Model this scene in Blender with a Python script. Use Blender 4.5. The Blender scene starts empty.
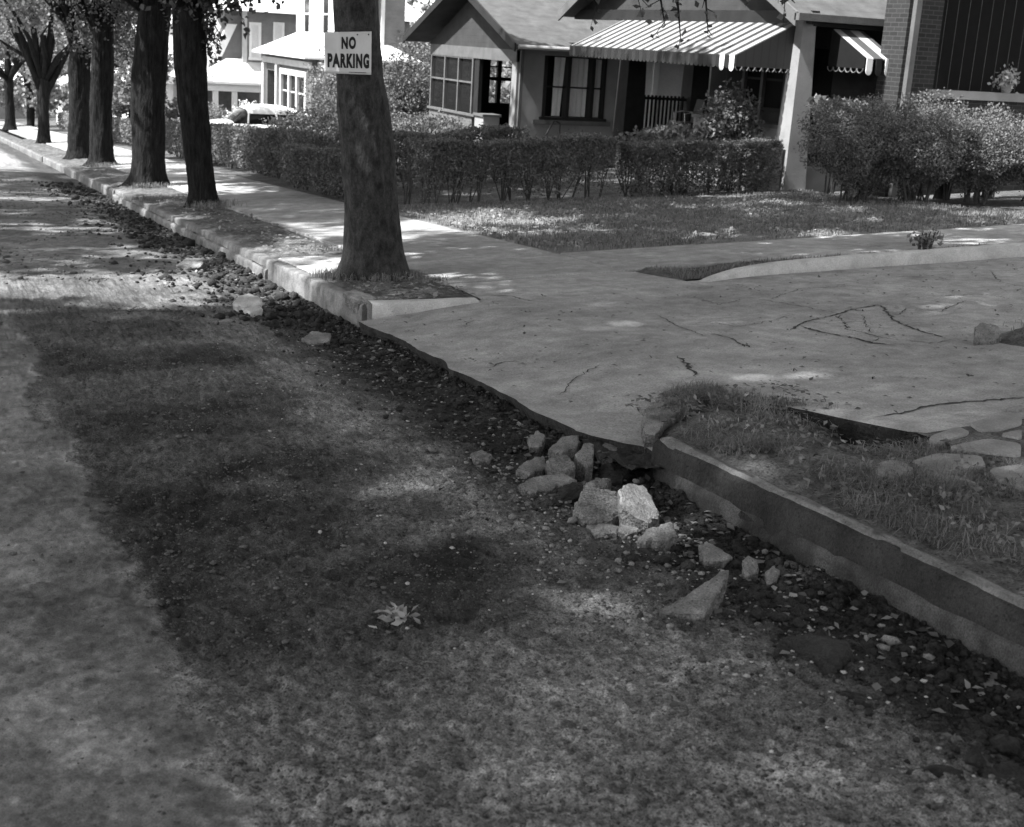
import bpy, math, random
import numpy as np
from math import radians as R_
SC = bpy.context.scene
COL = SC.collection
RNG = np.random.default_rng(7)
K, S = 0.06, 0.047            # the street falls away from the camera; the yards climb to the houses

# ------------------------------------------------------------------ camera
H = 1.6
def basis(yaw, pitch, roll):
    y, p, r = map(math.radians, (yaw, pitch, roll))
    fw = np.array([math.sin(y)*math.cos(p), math.cos(y)*math.cos(p), -math.sin(p)])
    r0 = np.cross(fw, [0, 0, 1]); r0 /= np.linalg.norm(r0); u0 = np.cross(r0, fw)
    Rt = math.cos(r)*r0 + math.sin(r)*u0*-1*-1
    Rt = math.cos(r)*r0 - (-math.sin(r))*u0
    return Rt, np.cross(Rt, fw), fw
CR, CU, CF = basis(24.4, 15.7, 3.4)
FP, CX, CY = 1320., 512., 413.5
from mathutils import Matrix, Vector
cd = bpy.data.cameras.new('camera'); cam = bpy.data.objects.new('camera', cd); COL.objects.link(cam)
cam.matrix_world = Matrix(((CR[0], CU[0], -CF[0], 0), (CR[1], CU[1], -CF[1], 0), (CR[2], CU[2], -CF[2], H), (0, 0, 0, 1)))
cd.sensor_width = 36; cd.lens = 36*FP/1024; cd.clip_end = 2000; cd.clip_start = .05
cd.dof.use_dof = True; cd.dof.focus_distance = 8.0; cd.dof.aperture_fstop = 5.6
SC.camera = cam
# ------------------------------------------------------------------ light
SUN_EL, SUN_AZ = 56., -93.     # azimuth clockwise from +Y: the sun stands over the left side of the street
w = bpy.data.worlds.new('World'); SC.world = w; w.use_nodes = True
nt = w.node_tree; nt.nodes.clear()
sky = nt.nodes.new('ShaderNodeTexSky'); sky.sky_type = 'NISHITA'; sky.sun_disc = False
sky.sun_elevation = R_(SUN_EL); sky.sun_rotation = R_(SUN_AZ)
bw = nt.nodes.new('ShaderNodeRGBToBW'); bg = nt.nodes.new('ShaderNodeBackground'); bg.inputs[1].default_value = 0.15
out = nt.nodes.new('ShaderNodeOutputWorld')
nt.links.new(sky.outputs[0], bw.inputs[0]); nt.links.new(bw.outputs[0], bg.inputs[0]); nt.links.new(bg.outputs[0], out.inputs[0])
sl = bpy.data.lights.new('sun', 'SUN'); sl.energy = 4.6; sl.angle = R_(.8); sl.color = (1, 1, 1)
sun = bpy.data.objects.new('sun', sl); COL.objects.link(sun)
sd = Vector((math.sin(R_(SUN_AZ))*math.cos(R_(SUN_EL)), math.cos(R_(SUN_AZ))*math.cos(R_(SUN_EL)), math.sin(R_(SUN_EL))))
sun.rotation_euler = sd.to_track_quat('Z', 'Y').to_euler()
vs = SC.view_settings; vs.view_transform = 'Standard'; vs.look = 'None'; vs.gamma = 1; vs.use_curve_mapping = False
vs.exposure = 1.78
SC.cycles.max_bounces = 6; SC.cycles.transparent_max_bounces = 6

# ------------------------------------------------------------------ picture rays onto the planes of the place (measuring only)
def ray(px, py): return (px-CX)*CR - (py-CY)*CU + FP*CF
C0 = np.array([0, 0, H])
def atY(px, py, y): d = ray(px, py); return C0 + d*(y/d[1])
def atX(px, py, x): d = ray(px, py); return C0 + d*(x/d[0])
def onG(px, py, h=0):          # street plane
    d = ray(px, py); return C0 + d*((h-H)/(d[2]+K*d[1]))
def onL(px, py, h=0):          # yard plane
    d = ray(px, py); return C0 + d*((-S*3.4+h-H)/(d[2]+K*d[1]-S*d[0]))
def yard(x, y): return -K*y + S*np.clip(x-3.4, 0, 40)

# ------------------------------------------------------------------ noise
def _hash(ix, iy, iz, seed):
    h = (ix.astype(np.int64)*374761393 + iy.astype(np.int64)*668265263 + iz.astype(np.int64)*2147483647 + seed*974711) & 0xffffffff
    h = ((h ^ (h >> 13))*1274126177) & 0xffffffff
    h = h ^ (h >> 16)
    return (h & 0xffff)/65535.
def vnoise(x, y, z=None, seed=0):
    x = np.asarray(x, float); y = np.asarray(y, float); z = np.zeros_like(x) if z is None else np.asarray(z, float)
    fx, fy, fz = np.floor(x), np.floor(y), np.floor(z)
    tx, ty, tz = x-fx, y-fy, z-fz
    tx, ty, tz = [t*t*(3-2*t) for t in (tx, ty, tz)]
    r = 0
    for a in (0, 1):
        for b in (0, 1):
            for c in (0, 1):
                r = r + _hash(fx+a, fy+b, fz+c, seed)*(tx if a else 1-tx)*(ty if b else 1-ty)*(tz if c else 1-tz)
    return r*2-1
def fbm(x, y, z=None, oct=4, seed=0, gain=.5):
    r = 0; a = 1; s = 1; n = 0
    for o in range(oct):
        r = r + a*vnoise(np.asarray(x)*s, np.asarray(y)*s, None if z is None else np.asarray(z)*s, seed+o*13); n += a; a *= gain; s *= 2.03
    return r/n*1.6
def cells(x, y, seed=0):       # distance to the nearest random point of a unit grid, with that point's own random value
    fx, fy = np.floor(x), np.floor(y); best = np.full(np.shape(x), 9.); val = np.zeros(np.shape(x)); z = np.zeros_like(fx)
    for a in (-1, 0, 1):
        for b in (-1, 0, 1):
            px = fx+a+_hash(fx+a, fy+b, z, seed+1); py = fy+b+_hash(fx+a, fy+b, z, seed+2)
            d = np.hypot(px-x, py-y); m = d < best
            best = np.where(m, d, best); val = np.where(m, _hash(fx+a, fy+b, z, seed+3), val)
    return best, val
def sstep(a, b, x): t = np.clip((x-a)/(b-a), 0, 1); return t*t*(3-2*t)

# ------------------------------------------------------------------ materials (the photograph is black and white: every colour is a grey)
def mat(name, lo, hi, scale=6., rough=.9, bump=.3, bscale=40., fine=.25, fscale=120., spec=.25, trans=0., attr=None, detail=8., metal=0., stretch=None, dist=.02, big=None, pits=None):
    m = bpy.data.materials.new(name); m.use_nodes = True; t = m.node_tree; N = t.nodes; L = t.links; p = N['Principled BSDF']
    tc = N.new('ShaderNodeTexCoord'); src = tc.outputs['Object']
    if stretch:
        mp = N.new('ShaderNodeMapping'); mp.inputs['Scale'].default_value = stretch; L.new(src, mp.inputs[0]); src = mp.outputs[0]
    n1 = N.new('ShaderNodeTexNoise'); n1.inputs['Scale'].default_value = scale; n1.inputs['Detail'].default_value = detail; n1.inputs['Roughness'].default_value = .62
    L.new(src, n1.inputs['Vector'])
    mr = N.new('ShaderNodeMapRange'); mr.inputs[1].default_value = .3; mr.inputs[2].default_value = .7; mr.inputs[3].default_value = lo; mr.inputs[4].default_value = hi
    L.new(n1.outputs[0], mr.inputs[0]); col = mr.outputs[0]
    if attr:
        at = N.new('ShaderNodeAttribute'); at.attribute_name = attr; mu = N.new('ShaderNodeMath'); mu.operation = 'MULTIPLY'
        L.new(col, mu.inputs[0]); L.new(at.outputs['Fac'], mu.inputs[1]); col = mu.outputs[0]
    if fine:
        n2 = N.new('ShaderNodeTexNoise'); n2.inputs['Scale'].default_value = fscale; n2.inputs['Detail'].default_value = 3; L.new(src, n2.inputs['Vector'])
        m2 = N.new('ShaderNodeMapRange'); m2.inputs[1].default_value = .3; m2.inputs[2].default_value = .7; m2.inputs[3].default_value = 1-fine; m2.inputs[4].default_value = 1+fine
        L.new(n2.outputs[0], m2.inputs[0]); mm = N.new('ShaderNodeMath'); mm.operation = 'MULTIPLY'; L.new(col, mm.inputs[0]); L.new(m2.outputs[0], mm.inputs[1]); col = mm.outputs[0]
    def mul(sock):
        nonlocal col
        q = N.new('ShaderNodeMath'); q.operation = 'MULTIPLY'; L.new(col, q.inputs[0]); L.new(sock, q.inputs[1]); col = q.outputs[0]
    if big:
        for sc_, a_ in big:
            n4 = N.new('ShaderNodeTexNoise'); n4.inputs['Scale'].default_value = sc_; n4.inputs['Detail'].default_value = 5; L.new(src, n4.inputs['Vector'])
            m4 = N.new('ShaderNodeMapRange'); m4.inputs[1].default_value = .35; m4.inputs[2].default_value = .65; m4.inputs[3].default_value = 1-a_; m4.inputs[4].default_value = 1+a_*.7; L.new(n4.outputs[0], m4.inputs[0]); mul(m4.outputs[0])
    if pits:
        for sc_, th_, a_ in pits:
            v_ = N.new('ShaderNodeTexVoronoi'); v_.inputs['Scale'].default_value = sc_; L.new(src, v_.inputs['Vector'])
            m5 = N.new('ShaderNodeMapRange'); m5.inputs[1].default_value = th_*.6; m5.inputs[2].default_value = th_; m5.inputs[3].default_value = 1-a_; m5.inputs[4].default_value = 1; L.new(v_.outputs['Distance'], m5.inputs[0]); mul(m5.outputs[0])
    L.new(col, p.inputs['Base Color'])
    p.inputs['Roughness'].default_value = rough; p.inputs['Specular IOR Level'].default_value = spec; p.inputs['Metallic'].default_value = metal
    if bump:
        n3 = N.new('ShaderNodeTexNoise'); n3.inputs['Scale'].default_value = bscale; n3.inputs['Detail'].default_value = 6; L.new(src, n3.inputs['Vector'])
        b = N.new('ShaderNodeBump'); b.inputs['Strength'].default_value = bump; b.inputs['Distance'].default_value = dist
        L.new(n3.outputs[0], b.inputs['Height']); L.new(b.outputs[0], p.inputs['Normal'])
    if trans:
        tr = N.new('ShaderNodeBsdfTranslucent'); L.new(col, tr.inputs[0]); mx = N.new('ShaderNodeMixShader'); mx.inputs[0].default_value = trans
        L.new(p.outputs[0], mx.inputs[1]); L.new(tr.outputs[0], mx.inputs[2]); L.new(mx.outputs[0], N['Material Output'].inputs[0])
    return m
def leafmat(name, lo, hi, trans=.4, rough=.5):
    m = mat(name, lo, hi, scale=2.5, rough=rough, bump=0, fine=0, trans=trans, spec=.35)
    N = m.node_tree.nodes; L = m.node_tree.links
    a = N.new('ShaderNodeAttribute'); a.attribute_name = 'tone'
    mr = [n for n in N if n.type == 'MAP_RANGE'][0]
    mu = N.new('ShaderNodeMath'); mu.operation = 'MULTIPLY'; L.new(mr.outputs[0], mu.inputs[0]); L.new(a.outputs['Fac'], mu.inputs[1])
    L.new(mu.outputs[0], N['Principled BSDF'].inputs['Base Color']); L.new(mu.outputs[0], [n for n in N if n.type == 'BSDF_TRANSLUCENT'][0].inputs[0])
    return m
def brickmat(name, c1, c2, mortar):
    m = bpy.data.materials.new(name); m.use_nodes = True; t = m.node_tree; N = t.nodes; L = t.links; p = N['Principled BSDF']
    tc = N.new('ShaderNodeTexCoord'); sp = N.new('ShaderNodeSeparateXYZ'); L.new(tc.outputs['Object'], sp.inputs[0])
    ad = N.new('ShaderNodeMath'); L.new(sp.outputs[0], ad.inputs[0]); L.new(sp.outputs[1], ad.inputs[1])
    cb = N.new('ShaderNodeCombineXYZ'); L.new(ad.outputs[0], cb.inputs[0]); L.new(sp.outputs[2], cb.inputs[1])
    b = N.new('ShaderNodeTexBrick'); L.new(cb.outputs[0], b.inputs[0]); b.inputs['Scale'].default_value = 1
    b.inputs['Brick Width'].default_value = .21; b.inputs['Row Height'].default_value = .075; b.inputs['Mortar Size'].default_value = .006
    for i, c in (('Color1', c1), ('Color2', c2), ('Mortar', mortar)): b.inputs[i].default_value = (c, c, c, 1)
    L.new(b.outputs[0], p.inputs['Base Color']); p.inputs['Roughness'].default_value = .9
    bu = N.new('ShaderNodeBump'); bu.inputs['Strength'].default_value = .4; bu.inputs['Distance'].default_value = .01; bu.invert = True; L.new(b.outputs['Fac'], bu.inputs['Height']); L.new(bu.outputs[0], p.inputs['Normal'])
    return m
def stripemat(name, light, dark, axis, period, duty, phase=0, rough=.6, trans=.0):
    m = bpy.data.materials.new(name); m.use_nodes = True; t = m.node_tree; N = t.nodes; L = t.links; p = N['Principled BSDF']
    tc = N.new('ShaderNodeTexCoord'); sp = N.new('ShaderNodeSeparateXYZ'); L.new(tc.outputs['Object'], sp.inputs[0])
    a = N.new('ShaderNodeMath'); a.operation = 'MULTIPLY_ADD'; L.new(sp.outputs[axis], a.inputs[0]); a.inputs[1].default_value = 1/period; a.inputs[2].default_value = phase
    f = N.new('ShaderNodeMath'); f.operation = 'FRACT'; L.new(a.outputs[0], f.inputs[0])
    g = N.new('ShaderNodeMath'); g.operation = 'LESS_THAN'; L.new(f.outputs[0], g.inputs[0]); g.inputs[1].default_value = duty
    mr = N.new('ShaderNodeMapRange'); L.new(g.outputs[0], mr.inputs[0]); mr.inputs[3].default_value = dark; mr.inputs[4].default_value = light
    L.new(mr.outputs[0], p.inputs['Base Color']); p.inputs['Roughness'].default_value = rough
    return m
def boards(name, lo, hi, axis, period, rough=.8):   # lapped boards or shingle courses as a bump
    m = mat(name, lo, hi, scale=3, rough=rough, bump=0, fscale=60, fine=.15)
    t = m.node_tree; N = t.nodes; L = t.links
    tc = [n for n in N if n.type == 'TEX_COORD'][0]; sp = N.new('ShaderNodeSeparateXYZ'); L.new(tc.outputs['Object'], sp.inputs[0])
    a = N.new('ShaderNodeMath'); a.operation = 'MULTIPLY'; L.new(sp.outputs[axis], a.inputs[0]); a.inputs[1].default_value = 1/period
    f = N.new('ShaderNodeMath'); f.operation = 'FRACT'; L.new(a.outputs[0], f.inputs[0])
    b = N.new('ShaderNodeBump'); b.inputs['Strength'].default_value = 1; b.inputs['Distance'].default_value = .03; b.invert = True
    L.new(f.outputs[0], b.inputs['Height']); L.new(b.outputs[0], N['Principled BSDF'].inputs['Normal'])
    return m
def glassmat(name, tint=.012):
    m = bpy.data.materials.new(name); m.use_nodes = True; p = m.node_tree.nodes['Principled BSDF']
    p.inputs['Base Color'].default_value = (tint, tint, tint, 1); p.inputs['Roughness'].default_value = .08; p.inputs['Specular IOR Level'].default_value = .14
    return m
M = dict(
    road_smooth=mat('worn pale pavement', .82, 1.2, scale=22, bump=.6, bscale=70, fine=.35, fscale=190, attr='dust_and_sun', dist=.01, big=[(2.0, .18), (9, .12)], pits=[(90, .26, .4)]),
    road=mat('road dirt and asphalt', .70, 1.30, scale=26, bump=1, bscale=60, fine=.5, fscale=160, attr='dust_and_sun', dist=.02, big=[(2.2, .22), (12, .18)], pits=[(28, .28, .35), (60, .34, .55), (120, .3, .5)]),
    concrete=mat('old concrete', .21, .36, scale=3.5, bump=.8, bscale=35, fine=.24, fscale=85, dist=.012, big=[(.7, .22), (9, .14)], pits=[(26, .16, .45), (60, .2, .3)]),
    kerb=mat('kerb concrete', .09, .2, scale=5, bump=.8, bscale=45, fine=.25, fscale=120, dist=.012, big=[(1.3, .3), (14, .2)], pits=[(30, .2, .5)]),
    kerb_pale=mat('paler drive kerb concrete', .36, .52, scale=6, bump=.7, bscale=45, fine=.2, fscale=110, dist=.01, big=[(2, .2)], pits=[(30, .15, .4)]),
    kerb_dark=mat('shaded kerb face', .014, .042, scale=5, bump=1, bscale=45, fine=.35, fscale=140, dist=.015, big=[(2, .4)], pits=[(40, .3, .4)]),  # shade on the street side of the kerb put into the face colour
    kerb_foot=mat('dark kerb foot', .03, .085, big=[(3, .4)],  scale=9, bump=.8, bscale=50, fine=.4, fscale=140, dist=.012),  # foot a little lighter than the face above it
    rubble=mat('broken concrete', .12, .24, scale=9, big=[(5, .3)], pits=[(45, .22, .5)], bump=1, bscale=60, fine=.35, fscale=150, dist=.012),
    aggregate=mat('exposed aggregate', .06, .2, scale=18, bump=1, bscale=70, fine=.5, fscale=120, dist=.02),
    clod=mat('dirt clod', .012, .038, scale=12, bump=1, bscale=50, fine=.4, dist=.02),
    soil=mat('dry soil', .055, .14, scale=6, big=[(1.6, .3), (14, .3)], pits=[(38, .3, .6)], bump=1, bscale=50, fine=.4, fscale=90, dist=.02),
    lawnsoil=mat('lawn thatch', .09, .17, scale=3, bump=.8, bscale=40, fine=.4, fscale=70, dist=.02),
    stone=mat('gravel', .05, .25, scale=25, bump=.3, bscale=80, fine=.3),
    crack=mat('dirt in cracks', .015, .04, bump=0), paver=mat('flagstone', .15, .3, scale=4, bump=.4, fine=.2, dist=.01),
    bark=mat('bark', .004, .024, spec=.08, scale=7, bump=1, bscale=9, fine=.4, fscale=50, stretch=(3, 3, .55), dist=.04),
    bark_pale=mat('scaly bark', .007, .05, scale=9, bump=1, bscale=14, fine=.35, fscale=60, stretch=(1.6, 1.6, .9), dist=.03),
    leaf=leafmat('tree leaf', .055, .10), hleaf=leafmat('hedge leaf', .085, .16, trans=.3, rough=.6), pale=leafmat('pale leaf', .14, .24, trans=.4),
    grass=leafmat('grass blade', .12, .21, trans=.3, rough=.7), litter=leafmat('dry leaf', .11, .28, trans=.25, rough=.8), flower=leafmat('white bloom', .6, .75, trans=.2),
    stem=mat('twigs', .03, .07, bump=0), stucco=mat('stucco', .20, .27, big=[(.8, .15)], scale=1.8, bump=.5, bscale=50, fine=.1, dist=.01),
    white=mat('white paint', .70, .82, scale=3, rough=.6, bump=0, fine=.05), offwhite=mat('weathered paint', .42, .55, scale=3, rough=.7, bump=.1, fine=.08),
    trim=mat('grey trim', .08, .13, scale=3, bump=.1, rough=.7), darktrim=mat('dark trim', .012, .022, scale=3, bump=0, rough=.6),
    dark=mat('dark porch paint', .008, .016, bump=0, fine=.1), shade_black=mat('dim interior', .003, .006, bump=0),  # the near-black holds the shade of rooms, porch recess and awning side
    shingle=boards('grey shingles', .045, .085, 2, .09), paleshingle=boards('pale shingles', .5, .65, 2, .1), siding=boards('lapped siding', .17, .23, 2, .14), wsiding=boards('white siding', .72, .8, 2, .14),
    darkboard=boards('stained boards', .022, .04, 2, .16), brick=brickmat('dark brick', .010, .022, .05), brick2=brickmat('house brick', .07, .11, .15),
    glass=glassmat('window glass'), curtain=mat('curtain cloth', .7, .82, scale=2, bump=0, trans=.2), metal=mat('galvanised metal', .35, .45, bump=0, rough=.45, metal=.3),
    iron=mat('painted iron', .02, .03, bump=0, rough=.4), sign=mat('sign card', .50, .60, scale=5, bump=0, fine=.04, rough=.7), ink=mat('black ink', .01, .014, bump=0, fine=0, rough=.7),
    paint=mat('car enamel', .78, .82, bump=0, fine=0, rough=.25, spec=.5), chrome=mat('chrome', .6, .65, bump=0, fine=0, rough=.15, metal=1), tyre=mat('rubber', .015, .025, bump=0, rough=.8),
    awn=stripemat('striped awning slats', .22, .014, 1, .34, .55), awn_x=stripemat('striped awning slats across', .36, .05, 0, .4, .5),
    val=stripemat('shaded awning valance stripes', .016, .007, 1, .3, .5), sidepanel_shaded=stripemat('shaded awning side boards', .016, .007, 0, .16, .85), pot=mat('clay pot', .2, .28, bump=0),  # valance and side boards darkened: their shade is put into the stripes
)

M['dry_sunlit'] = leafmat('dry and sunlit leaf', .3, .45, trans=.2, rough=.8)
# ------------------------------------------------------------------ mesh helpers
class MB:
    def __init__(s): s.v = []; s.f = []; s.n = 0
    def add(s, v, f):
        v = np.asarray(v, float); s.v.append(v); s.f += [tuple(i+s.n for i in q) for q in f]; s.n += len(v); return s
    def box(s, x0, x1, y0, y1, z0, z1):
        v = [(x, y, z) for z in (z0, z1) for x, y in ((x0, y0), (x1, y0), (x1, y1), (x0, y1))]
        return s.add(v, [(3, 2, 1, 0), (4, 5, 6, 7), (0, 1, 5, 4), (1, 2, 6, 5), (2, 3, 7, 6), (3, 0, 4, 7)])
    def prism(s, bot, top):    # two matching outlines, counter-clockwise from above
        n = len(bot); f = [tuple(range(n))[::-1], tuple(range(n, 2*n))] + [(i, (i+1) % n, n+(i+1) % n, n+i) for i in range(n)]
        return s.add(list(bot)+list(top), f)
    def tube(s, pts, rad, n=8, squash=None, cap=True):
        pts = np.asarray(pts, float); rad = np.broadcast_to(rad, (len(pts),)); V = []; 
        tg = np.gradient(pts, axis=0); up = np.array([0, 0, 1.]) if abs(tg[0][2]) < .8*np.linalg.norm(tg[0]) else np.array([1., 0, 0])
        for i, p in enumerate(pts):
            t = tg[i]/np.linalg.norm(tg[i]); a = np.cross(t, up); a /= np.linalg.norm(a); b = np.cross(t, a)
            for k in range(n):
                th = 2*math.pi*k/n; V.append(p+rad[i]*(math.cos(th)*a+math.sin(th)*b))
        F_ = [(i*n+k, i*n+(k+1) % n, (i+1)*n+(k+1) % n, (i+1)*n+k) for i in range(len(pts)-1) for k in range(n)]
        if cap: F_ += [tuple(range(n))[::-1], tuple(range((len(pts)-1)*n, len(pts)*n))]
        return s.add(V, F_)
    def quad(s, *p): return s.add(p, [tuple(range(len(p)))])
    def slab(s, pts, th):      # sloped flat panel with thickness straight down
        pts = [tuple(p) for p in pts]; return s.prism([(x, y, z-th) for x, y, z in pts], pts)
    def build(s, name, m, parent=None, smooth=False):
        v = np.concatenate(s.v); off = np.array(parent['_o'] if parent is not None else (0, 0, 0))
        me = bpy.data.meshes.new(name); me.from_pydata((v-off).tolist(), [], s.f); me.materials.append(M[m] if isinstance(m, str) else m)
        if smooth: me.shade_smooth()
        return link(name, me, parent)
def link(name, me, parent=None):
    o = bpy.data.objects.new(name, me); COL.objects.link(o)
    if parent is not None:
        if parent.get('_deep') is None and parent.type != 'EMPTY':
            pass
        o.parent = parent
        o['_o'] = list(parent['_o'])
    else: o['_o'] = [0, 0, 0]
    return o
def thing(name, label, cat, loc, group=None):
    o = bpy.data.objects.new(name, None); COL.objects.link(o); o.location = loc; o['_o'] = [float(c) for c in loc]; o.empty_display_size = .2
    return tag(o, label, cat, group)
def tag(o, label, cat, group=None):
    o['label'] = label; o['category'] = cat
    if group: o['group'] = group
    return o
def struct(o): o['kind'] = 'structure'; return o
def stuff(o, label, cat): o['kind'] = 'stuff'; o['label'] = label; o['category'] = cat; return o
def solo(mb, name, m, label, cat, loc, group=None, smooth=False):    # a thing that is one mesh, its origin at its base
    v = np.concatenate(mb.v)-np.array(loc); me = bpy.data.meshes.new(name); me.from_pydata(v.tolist(), [], mb.f); me.materials.append(M[m])
    if smooth: me.shade_smooth()
    o = bpy.data.objects.new(name, me); COL.objects.link(o); o.location = loc; o['_o'] = [float(c) for c in loc]
    return tag(o, label, cat, group)
def fastmesh(name, v, f, m, smooth=False, attrs=None, parent=None, off=None):
    v = np.asarray(v, np.float32); f = np.asarray(f, np.int32); k = f.shape[1]
    me = bpy.data.meshes.new(name); me.vertices.add(len(v)); me.loops.add(f.size); me.polygons.add(len(f))
    if off is None: off = np.array(parent['_o'], np.float32) if parent is not None else 0
    me.vertices.foreach_set('co', (v-off).astype(np.float32).ravel()); me.loops.foreach_set('vertex_index', f.ravel())
    me.polygons.foreach_set('loop_start', np.arange(0, f.size, k, dtype=np.int32))
    if smooth: me.polygons.foreach_set('use_smooth', np.ones(len(f), bool))
    for n, a in (attrs or {}).items():
        at = me.attributes.new(n, 'FLOAT', 'POINT'); at.data.foreach_set('value', a.astype(np.float32))
    me.materials.append(M[m]); me.update(calc_edges=True); me.validate()
    return link(name, me, parent)
def gridmesh(name, X, Y, Z, m, attrs=None, smooth=True, parent=None):
    r, c = X.shape; i = np.arange(r*c).reshape(r, c); f = np.stack([i[:-1, :-1], i[:-1, 1:], i[1:, 1:], i[1:, :-1]], -1).reshape(-1, 4)
    return fastmesh(name, np.stack([X, Y, Z], -1).reshape(-1, 3), f, m, smooth, {k: v.ravel() for k, v in (attrs or {}).items()}, parent)
def leafgeo(P, size, rng, droop=.3, aspect=.55, nb=None, flat=0.):
    """folded four-point leaves at P; returns verts, tris, tone"""
    n = len(P); d = rng.normal(size=(n, 3)); d[:, 2] -= droop
    if flat: d[:, 2] *= (1-flat)
    d /= np.linalg.norm(d, axis=1)[:, None]
    u = rng.normal(size=(n, 3))
    if flat: u = u*(1-flat)+np.array([0, 0, 1.])*flat*2
    if nb is not None: u = u*.7+nb
    s = np.cross(d, u); s /= np.linalg.norm(s, axis=1)[:, None]+1e-9; nn = np.cross(s, d)
    L = (size*rng.uniform(.6, 1.3, n))[:, None]; W = L*aspect
    a = P-d*L*.5; b = P+d*L*.5; c = P+s*W*.5+nn*L*.08-d*L*.08; e = P-s*W*.5+nn*L*.08-d*L*.08
    v = np.stack([a, c, b, e], 1).reshape(-1, 3); i = np.arange(n)*4
    f = np.concatenate([np.stack([i, i+1, i+2], 1), np.stack([i, i+2, i+3], 1)])
    return v, f, np.repeat(rng.uniform(.55, 1.45, n), 4)
def blades(P, h, rng, lean=.5, wd=.006):
    n = len(P); a = rng.uniform(0, 6.283, n); hh = (h*rng.uniform(.4, 1.2, n))[:, None]
    d = np.stack([np.cos(a), np.sin(a), np.zeros(n)], 1); s = np.stack([-d[:, 1], d[:, 0], d[:, 2]], 1)*wd
    ln = rng.uniform(.1, 1, n)[:, None]*lean; z = np.array([0, 0, 1.])
    m = P+z*hh*.6+d*hh*ln*.35; t = P+z*hh*(1-ln*.35)+d*hh*ln
    v = np.stack([P-s, P+s, m+s*.8, m-s*.8, t], 1).reshape(-1, 3); i = np.arange(n)*5
    f = np.concatenate([np.stack([i, i+1, i+2], 1), np.stack([i, i+2, i+3], 1), np.stack([i+3, i+2, i+4], 1)])
    return v, f, np.repeat(rng.uniform(.5, 1.5, n), 5)
def wall(mb, axis, p, th, a0, a1, z0, z1, holes):    # wall in plane axis=p (thickness th behind), openings (a0,a1,z0,z1)
    A = sorted({a0, a1, *[h[0] for h in holes], *[h[1] for h in holes]}); Zs = sorted({z0, z1, *[h[2] for h in holes], *[h[3] for h in holes]})
    for i in range(len(A)-1):
        for j in range(len(Zs)-1):
            ca, cz = (A[i]+A[i+1])/2, (Zs[j]+Zs[j+1])/2
            if any(h[0] < ca < h[1] and h[2] < cz < h[3] for h in holes): continue
            if axis == 'y': mb.box(A[i], A[i+1], p, p+th, Zs[j], Zs[j+1])
            else: mb.box(p, p+th, A[i], A[i+1], Zs[j], Zs[j+1])
def panel(axis, p, q, a0, a1, z0, z1, mb=None):
    mb = mb or MB()
    return mb.box(a0, a1, min(p, q), max(p, q), z0, z1) if axis == 'y' else mb.box(min(p, q), max(p, q), a0, a1, z0, z1)
def window(parent, axis, p, a0, a1, z0, z1, cols=1, rail=True, fm='white', fw=.07, proud=.05, curtain=0, glass='glass', depth=.02):
    """frame proud of the wall plane (towards -axis), pane just off the wall, meeting rail and mullions"""
    f = MB(); o = p-proud
    panel(axis, o, p+.03, a0, a0+fw, z0, z1, f); panel(axis, o, p+.03, a1-fw, a1, z0, z1, f)
    panel(axis, o-.004, p+.03, a0+fw, a1-fw, z1-fw, z1, f); panel(axis, o-.03, p+.03, a0-.03, a1+.03, z0-fw, z0, f)
    wd = (a1-a0-2*fw)/cols
    for i in range(1, cols): panel(axis, o+.003, p+.03, a0+fw+i*wd-fw*.5, a0+fw+i*wd+fw*.5, z0, z1-fw, f)
    fo = f.build('window', fm, parent)
    g = MB()
    for i in range(cols): panel(axis, p-depth, p+.01, a0+fw+i*wd+(fw*.5 if i else 0), a0+fw+(i+1)*wd-(fw*.5 if i < cols-1 else 0), z0, z1-fw, g)
    g.build('pane', glass, fo)
    if rail:
        r = MB()
        for i in range(cols):
            zc = z0+(z1-z0)*.5; panel(axis, p-depth-.018, p-depth, a0+fw+i*wd+.04, a0+fw+(i+1)*wd-.04, zc-.025, zc+.025, r)
        r.build('sash_rail', fm, fo)
    return fo

# ================================================================== GROUND
def road_h(x, y, detail=True):
    dk = 3.4-x
    z = -K*y - .155 - .06*sstep(1.0, .25, dk) + .012*sstep(.75, .5, x+.06*vnoise(y*3, y*0+1.7, seed=3))
    if detail:
        near = sstep(11, 6, y)
        rough = .25+.75*sstep(.5, .75, x+.1*fbm(x*2, y*2, seed=9))*sstep(26, 12, y)
        gut = sstep(1.0, .3, dk)
        z = z+.010*fbm(x*1.2, y*.8, seed=5)+rough*(.011*fbm(x*7, y*7, seed=11)+.013*fbm(x*22, y*22, oct=3, seed=12))+near*.004*fbm(x*30, y*30, oct=2, seed=19)
        d1, v1 = cells(x*9, y*9, 21); d2, v2 = cells(x*24, y*24, 31)
        z = z+near*rough*(.014*np.clip(.5-d1, 0, 1)*(v1 > .45)*(1+gut)+.018*np.clip(.5-d2, 0, 1)*(v2 > .3))
        z = z+gut*near*(.022*fbm(x*6, y*6, seed=41)+.012)+.035*sstep(.55, .1, dk)*sstep(5.6, 6.6, y)*sstep(10.6, 9.6, y)
        z = z-.03*sstep(.4, .08, dk)*sstep(5.6, 5.0, y)
    return z
def leftmask(x, y): return sstep(.64, .58, x+.07*fbm(x*5, y*5, seed=62)+.04*fbm(x*1.6, y*1.3, seed=61)+.045*fbm(x*14, y*14, seed=64)+.10*sstep(4.5, 8, y)*fbm(x*2.5, y*1.2, seed=65))
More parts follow.
